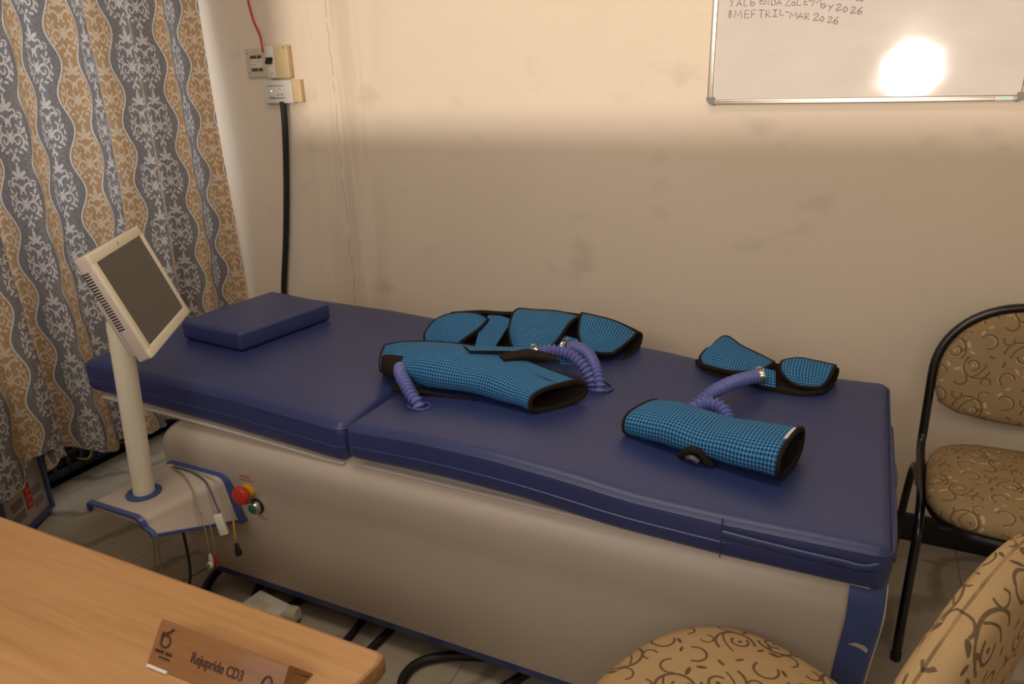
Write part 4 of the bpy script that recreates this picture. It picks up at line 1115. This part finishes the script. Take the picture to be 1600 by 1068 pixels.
# handwriting as marker strokes: letters in a 1x1 cell
G = {
 '7': [[(0, 1), (.8, 1), (.3, 0)]], '.': [[(.3, .05), (.4, .0)]], 'A': [[(0, 0), (.45, 1), (.9, 0)], [(.15, .35), (.8, .4)]], 'L': [[(.1, 1), (.05, 0), (.8, .05)]],
 'b': [[(.1, 1), (.1, .1), (.5, 0), (.8, .3), (.5, .55), (.12, .4)]], 'E': [[(.8, .95), (.1, 1), (.1, 0), (.85, .05)], [(.1, .5), (.7, .5)]], 'N': [[(.1, 0), (.1, 1), (.8, 0), (.85, 1)]],
 'D': [[(.1, 0), (.1, 1), (.6, .85), (.85, .5), (.6, .1), (.1, 0)]], 'Z': [[(.1, 1), (.85, 1), (.1, 0), (.95, .05)]], 'O': [[(.5, .9), (.1, .5), (.4, 0), (.85, .4), (.5, .9)]], '0': [[(.5, .95), (.15, .5), (.4, 0), (.8, .45), (.5, .95)]],
 '-': [[(.1, .5), (.9, .45)]], 'M': [[(0, 0), (.15, 1), (.45, .3), (.8, 1), (.95, 0)]], 'a': [[(.7, .55), (.3, .6), (.1, .2), (.4, 0), (.7, .4), (.75, .05)]], 'y': [[(.1, .7), (.45, .2)], [(.8, .8), (.2, -.45)]],
 '2': [[(.1, .75), (.4, 1), (.7, .75), (.1, 0), (.9, .05)]], '6': [[(.75, 1), (.2, .5), (.3, .0), (.75, .2), (.5, .45), (.2, .3)]], '8': [[(.7, .85), (.3, 1), (.2, .7), (.7, .3), (.4, 0), (.1, .3), (.7, .85)]],
 'F': [[(.85, 1), (.1, 1), (.1, 0)], [(.1, .5), (.7, .5)]], 'T': [[(0, 1), (.9, 1)], [(.45, 1), (.45, 0)]], 'R': [[(.1, 0), (.1, 1), (.7, .85), (.6, .5), (.1, .45), (.85, 0)]], 'I': [[(.1, 1), (.8, 1)], [(.45, 1), (.45, 0)], [(.1, 0), (.85, 0)]],
 'J': [[(.3, 1), (.9, 1)], [(.6, 1), (.6, .1), (.2, .1)]], 'U': [[(.1, 1), (.15, .1), (.7, .1), (.8, 1)]]}
# (text, crop positions x0,y-baseline,width,height) measured along each line
def pw(cx, cy):  # writing plane: board x,z from line coordinates
    return (-.4445 + cx * .0002696, 1.6375 - cy * .000277 - cx * .0000045)
lines = [
 ([('7', 118, 58, 40, 48), ('.', 148, 62, 20, 10), ('A', 188, 62, 62, 60), ('L', 262, 60, 50, 55), ('b', 328, 62, 60, 62), ('E', 420, 50, 60, 55), ('N', 472, 62, 55, 55), ('D', 540, 68, 50, 55), ('A', 590, 70, 60, 55), ('Z', 672, 78, 62, 60), ('O', 738, 80, 48, 42), ('L', 792, 80, 55, 55), ('E', 860, 78, 48, 55), ('-', 900, 62, 42, 40), ('M', 945, 92, 88, 72), ('a', 1022, 115, 68, 62), ('y', 1090, 122, 65, 45), ('2', 1165, 140, 70, 55), ('0', 1230, 158, 60, 50), ('2', 1305, 170, 65, 55), ('6', 1365, 182, 65, 60)]),
 ([('8', 110, 165, 50, 68), ('.', 148, 140, 16, 12), ('M', 175, 172, 80, 72), ('E', 275, 175, 62, 75), ('F', 345, 178, 55, 75), ('T', 420, 180, 65, 75), ('R', 492, 178, 60, 70), ('I', 555, 172, 70, 60), ('L', 635, 165, 50, 58), ('-', 685, 155, 45, 40), ('M', 738, 195, 72, 55), ('A', 812, 205, 60, 55), ('R', 880, 212, 55, 60), ('2', 960, 222, 75, 62), ('0', 1025, 236, 55, 50), ('2', 1100, 248, 65, 52), ('6', 1155, 265, 65, 68)]),
 ([('U', 1065, 20, 50, 70), ('N', 1130, 38, 60, 75), ('2', 1205, 42, 75, 75), ('0', 1280, 48, 60, 70), ('2', 1345, 58, 50, 70), ('6', 1380, 70, 48, 75)])]
m = MB()
for ln in lines:
    for ch, x0, yb, w_, h_ in ln:
        for stv in G[ch]:
            pts = []
            for (u_, v_) in stv:
                x, z = pw(x0 + u_ * w_, yb - v_ * h_ ); pts.append(V((x - wbx0, -.0168, z - wbz0)))
            k_ = 5 if ch in 'ODb0628aJU' else 0
            tube(m, pts, .0013, n=5, k=k_, flat=.5)
lab(m.build('handwriting', INK, wbd), 'black marker handwriting, a list with dates')

# board tilted leaning thing behind the far chair
fb = root('wall_notice', 'blue strip in a pale frame low on the wall behind the far chair', 'framed strip', loc=(.41, YB, .32))
m = MB(); box(m, (0, -.012, 0), (.36, 0, .052), bev=.002); m.build('pale_frame', WHITEP, fb)
m = MB(); box(m, (.018, -.0135, .006), (.352, -.011, .044)); m.build('blue_face', plain('deep_blue_print', (.01, .03, .09), .3), fb)

# ------------------------------------------------------------------ chairs
def make_chair(label, fab, loc, rz, full=False, scale=1.0):
    t = root('banquet_chair', label, 'chair', 'tan vine-patterned chairs with black tube frames', loc=loc); t.rotation_euler = (0, 0, rz); t.scale = (scale, scale, 1.05 if full else 1.0)
    PX = 1.18 if full else 1.04
    ZB, LN = (.686, .135) if full else (.635, .20)      # the near chair's padding covers its frame
    # local: faces -y, seat centre at the origin; width .42, seat height .47
    def smap(p):
        s = 2 * p.x / .40; u_ = 2 * p.y / .42
        sx_ = p.x * (1 + .05 * -u_); yy = p.y - .018 * (s * s) * (1 if p.y < 0 else -.5) * -1
        dome = .020 * (1 - min(1, s * s)) * (1 - min(1, u_ * u_)) if p.z > .02 else 0
        zz = p.z - (.012 * max(0, -u_ - .6) if p.z > .02 else 0)
        return V((sx_, yy, .420 + zz + dome))
    # seat pad as a superellipse slab
    m = MB(); rings = []
    prof = [(.90, 0.0), (.97, .004), (1.0, .016), (1.0, .030), (.975, .043), (.90, .053), (.72, .062), (.45, .068), (.15, .070), (0.001, .070)]
    n = 64
    for s_, h in prof:
        rg = []
        for k in range(n):
            a = 2 * PI * k / n; c_, s__ = math.cos(a), math.sin(a); e = 2 / (2.5 if full else 3.6)
            x = math.copysign(abs(c_) ** e, c_) * .212 * s_; y = math.copysign(abs(s__) ** e, s__) * .212 * s_
            rg.append(V((x * (1 - .06 * y / .21), y, .412 + h)))
        rings.append(rg)
    vv = [p for r in rings for p in r]; uv = [(p.x, p.y) if i // n > 3 else (p.x * 1.0 + (p.z - .44) * (1 if abs(p.x) > .2 else 0), p.y - (p.z - .44) * (1 if abs(p.y) > .19 else 0) * (1 if p.y > 0 else -1) * -1) for i, p in enumerate(vv)]
    fs = [(i * n + j, i * n + (j + 1) % n, (i + 1) * n + (j + 1) % n, (i + 1) * n + j) for i in range(len(rings) - 1) for j in range(n)] + [tuple(range(n - 1, -1, -1))]
    m.add(vv, fs, uv); m.build('seat', fab, t, sharp=0)
    m = MB(); tube(m, [V((math.copysign(abs(math.cos(a)) ** .56, math.cos(a)) * .206, math.copysign(abs(math.sin(a)) ** .56, math.sin(a)) * .206, .408)) for a in [2 * PI * k / 48 for k in range(48)]], .011, n=8, closed=True)
    box(m, (-.19, -.19, .405), (.19, .19, .412)); m.build('seat_frame', BLACKM, t)
    # back arch: leaning plane
    def bk(x, z):  # z from .45 up to .84
        return V((x, .200 + (z - .47) * LN, z))
    AW = .215
    arch = []
    for k in range(33):
        a = PI * k / 32; arch.append(bk(AW * math.cos(a) * 1.0, ZB + (.205 if not full else .17) * max(0.0, math.sin(a)) ** .9))
    left = [V((-.215, -.175, .0)), V((-.215, -.09, .22)), V((-.215, -.02, .38))]
    m = MB()
    side = lambda s: [bk(s * AW, z) for z in (.46, .52, ZB - .055)]
    tube(m, spline(side(1), 4)[:-1] + arch + spline(side(-1)[::-1], 4)[1:], .0115 if not full else .009, n=10); m.build('back_frame', BLACKM, t)
    if full: AW = .215
    # padded back
    def pad_outline(f):
        pts = []
        for k in range(27):
            a = PI * k / 26; pts.append((.196 * PX * math.cos(a) * f, ZB + (.186 * PX * max(0.0, math.sin(a)) ** .9) * f - .0))
        z0 = .530
        pts += [(-.196 * PX * f, .60), (-.190 * f, .565 + (1 - f) * .02)] 
        for k in range(1, 8):
            u_ = -.19 + .38 * k / 8; pts.append((u_ * f, z0 + .022 * (u_ / .19) ** 2 + (1 - f) * .06))
        pts += [(.190 * f, .565 + (1 - f) * .02), (.196 * PX * f, .60)]
        return pts
    m = MB(); cen = (0, .68)
    lay = [(1.0, -.002), (1.0, .010), (.985, .020), (.93, .028), (.80, .034), (.55, .038), (.25, .040), (.01, .040)]
    ring0 = pad_outline(1.0); n = len(ring0)
    nb = V((0, 1, -.20)).normalized()
    for side_ in (-1, 1):
        vv = []; uv = []
        for f, d_ in lay:
            for (x, z) in ring0:
                xx, zz = cen[0] + (x - cen[0]) * f, cen[1] + (z - cen[1]) * f
                p = bk(xx, zz) + nb * (side_ * d_ * ((.55 if full else 1) if side_ < 0 else (.95 if full else .35))); vv.append(p); ue = 1 + max(0, .028 - d_) * 4; uv.append((cen[0] + (xx - cen[0]) * ue, cen[1] + (zz - cen[1]) * ue))
        fs = [(i * n + j, i * n + (j + 1) % n, (i + 1) * n + (j + 1) % n, (i + 1) * n + j) for i in range(len(lay) - 1) for j in range(n)]
        m.add(vv, fs, uv)
    m.build('backrest', fab, t, sharp=0)
    for s in (-1, 1):
        m = MB()
        tube(m, [bk(s * AW, .47), V((s * .217, .17, .44)), V((s * .220, .06, .425)), V((s * .222, -.06, .41)), V((s * .224, -.13, .36)), V((s * .226, -.155, .28)), V((s * .228, -.178, .12)), V((s * .228, -.190, .012))], .0115, n=10, k=6)
        lo_ = m.build('leg', BLACKM, t)
        m = MB(); lathe(m, [(.0115, 0), (.0126, .002), (.0126, .022), (.0118, .026)], (s * .228, -.1905, 0), (0, 0, 1), 16); m.build('foot_cap', BLACKP, lo_)
        m = MB()
        tube(m, [V((s * .222, .02, .405)), V((s * .226, .10, .412)), V((s * .229, .145, .385)), V((s * .231, .18, .30)), V((s * .232, .22, .16)), V((s * .232, .258, .012))], .0105, n=10, k=6)
        lo_ = m.build('leg', BLACKM, t)
        m = MB(); lathe(m, [(.0105, 0), (.0116, .002), (.0116, .022), (.0108, .026)], (s * .232, .259, 0), (0, 0, 1), 16); m.build('foot_cap', BLACKP, lo_)
    return t
make_chair('gold and tan patterned chair standing against the back wall beyond the foot of the bed', FAB_A, (.448, 1.955, 0), 0)
make_chair('pale tan chair with dark scrolls in the near right corner, closest to the camera', FAB_B, (-.076, .904, 0), math.radians(-115), full=True, scale=1.075)

# ------------------------------------------------------------------ desk and name plate
dk = root('office_desk', 'light wood desk in the near left corner with a thick rounded edge', 'desk', loc=(-1.6, .2, 0))
def dmap(p):
    # top sits at z .722-.75
    x = p.x
    cut = max(0.0, (p.x + .60)) / .12
    return V((p.x + 1.6, p.y - .2, p.z))
m = MB()
out = [(-2.9, .598), (-.492, .598), (-.484, .596), (-.480, .590), (-.479, .578), (-.487, .50), (-.500, .40), (-.52, .2), (-.53, 0), (-.53, -.35), (-2.9, -.35)]
n = len(out)
lv = [(.722, .006), (.724, .0015), (.728, 0.), (.744, 0.), (.7485, .002), (.750, .006)]
cxy = V((-1.6, .1))
vv = []
for z, ins in lv:
    for (x, y) in out:
        dx = ins if x < -1.6 else -ins; dy = -ins if y > .1 else ins
        vv.append((x + dx + 1.6, y + dy - .2, z))
fs = [(i * n + j, i * n + (j + 1) % n, (i + 1) * n + (j + 1) % n, (i + 1) * n + j) for i in range(len(lv) - 1) for j in range(n)]
m.add(vv, fs, None, 1)
m.add(vv[-n:], [tuple(range(n))], None, 0); m.add(vv[:n], [tuple(range(n - 1, -1, -1))], None, 1)
m.build('desk_top', [DESKW, DESKE], dk)
for x in (-2.8, -.66):
    m = MB(); box(m, (x + 1.6, -.50, 0), (x + 1.628, .34, .722), bev=.002); m.build('side_panel', DESKE, dk)
m = MB(); box(m, (-1.19, .28, .25), (.94, .30, .722), bev=.002); m.build('modesty_panel', DESKE, dk)

npl = root('name_plate', 'brown tent-shaped name plate with engraved lettering standing on the desk', 'name plate', loc=(-.652, .492, .7505))
npl.rotation_euler = (0, 0, math.radians(1.2))
A0, A1 = (-.034, .0), (.0, .044); A2 = (.036, .0)   # (y, z) of the tent section
th = .004
def sect(x):
    pts = [(A0[0], A0[1]), (A1[0] - .002, A1[1]), (A1[0] + .002, A1[1]), (A2[0], A2[1]), (A2[0] - th * 1.3, 0), (A1[0], A1[1] - th * 2.0), (A0[0] + th * 1.3, 0)]
    return [V((x, y, z)) for y, z in pts]
m = MB(); xs = (-.099, .108); s0, s1_ = sect(xs[0]), sect(xs[1]); n = len(s0)
m.add(s0 + s1_, [(i, (i + 1) % n, n + (i + 1) % n, n + i) for i in range(n)] + [tuple(range(n - 1, -1, -1)), tuple(n + k for k in range(n))])
m.build('plate_body', PLATEW, npl, sharp=30)
m = MB(); m.add([(-.098, -.028, .001), (.107, -.028, .001), (.107, .028, .001), (-.098, .028, .001), (-.098, 0, .037), (.107, 0, .037)], [(0, 1, 2, 3), (0, 4, 5, 1), (3, 2, 5, 4), (0, 3, 4), (1, 5, 2)])
m.build('inner_core', DESKE, npl)
sl = math.atan2(A1[1], A1[0] - .002 - A0[0]); fn_ = V((0, -math.sin(sl), math.cos(sl)))
def fp(x, t_): return V((x, A0[0] + (A1[0] - .002 - A0[0]) * t_, A1[1] * t_)) + fn_ * .0006
text('Rejupride CD3', .0172, ENGRAVE, 'engraved_name', fp(.008, .50), (sl, 0, 0), npl, ext=.0003, sx=.80, off=.0003)
m = MB(); slR = Matrix.Rotation(sl, 4, 'X')
for dx0, dx1, t_, h_ in ((-.093, -.078, .38, .0035), (-.075, -.064, .38, .0035), (-.084, -.065, .27, .0018)):
    n_ = max(3, int((dx1 - dx0) / .0021))
    for i in range(n_):
        a = dx0 + (dx1 - dx0) * i / n_
        box(m, (0, -h_ / 2, -.0004), (.0015, h_ / 2, .0004), mat=Matrix.Translation(fp(a, t_)) @ slR)
m.build('engraved_caption', ENGRAVE, npl)
m = MB()
def ep(x, t_): return fp(x, t_)
tube(m, [ep(-.081 + .008 * math.cos(a), .62 + .13 * math.sin(a)) for a in [2 * PI * k / 16 for k in range(16)]], .0014, n=6, closed=True)
tube(m, [ep(-.088, .80), ep(-.089, .70), ep(-.087, .58)], .0016, n=6, k=4)
tube(m, [ep(-.084, .78), ep(-.078, .84), ep(-.073, .92)], .0018, n=6, k=4)
m.build('engraved_emblem', ENGRAVE, npl)
m = MB(); tube(m, [ep(.086 + .008 * math.cos(a), .42 + .28 * math.sin(a)) for a in [2 * PI * k / 20 for k in range(20)]], .0012, n=6, closed=True); m.build('edge_mark', ENGRAVE, npl)
m = MB(); tube(m, [V((-.096, -.035, .002)), V((-.062, -.035, .002))], .0022, n=8); lab(m.build('clear_foot', LBL, npl), 'bright strip under the plate')
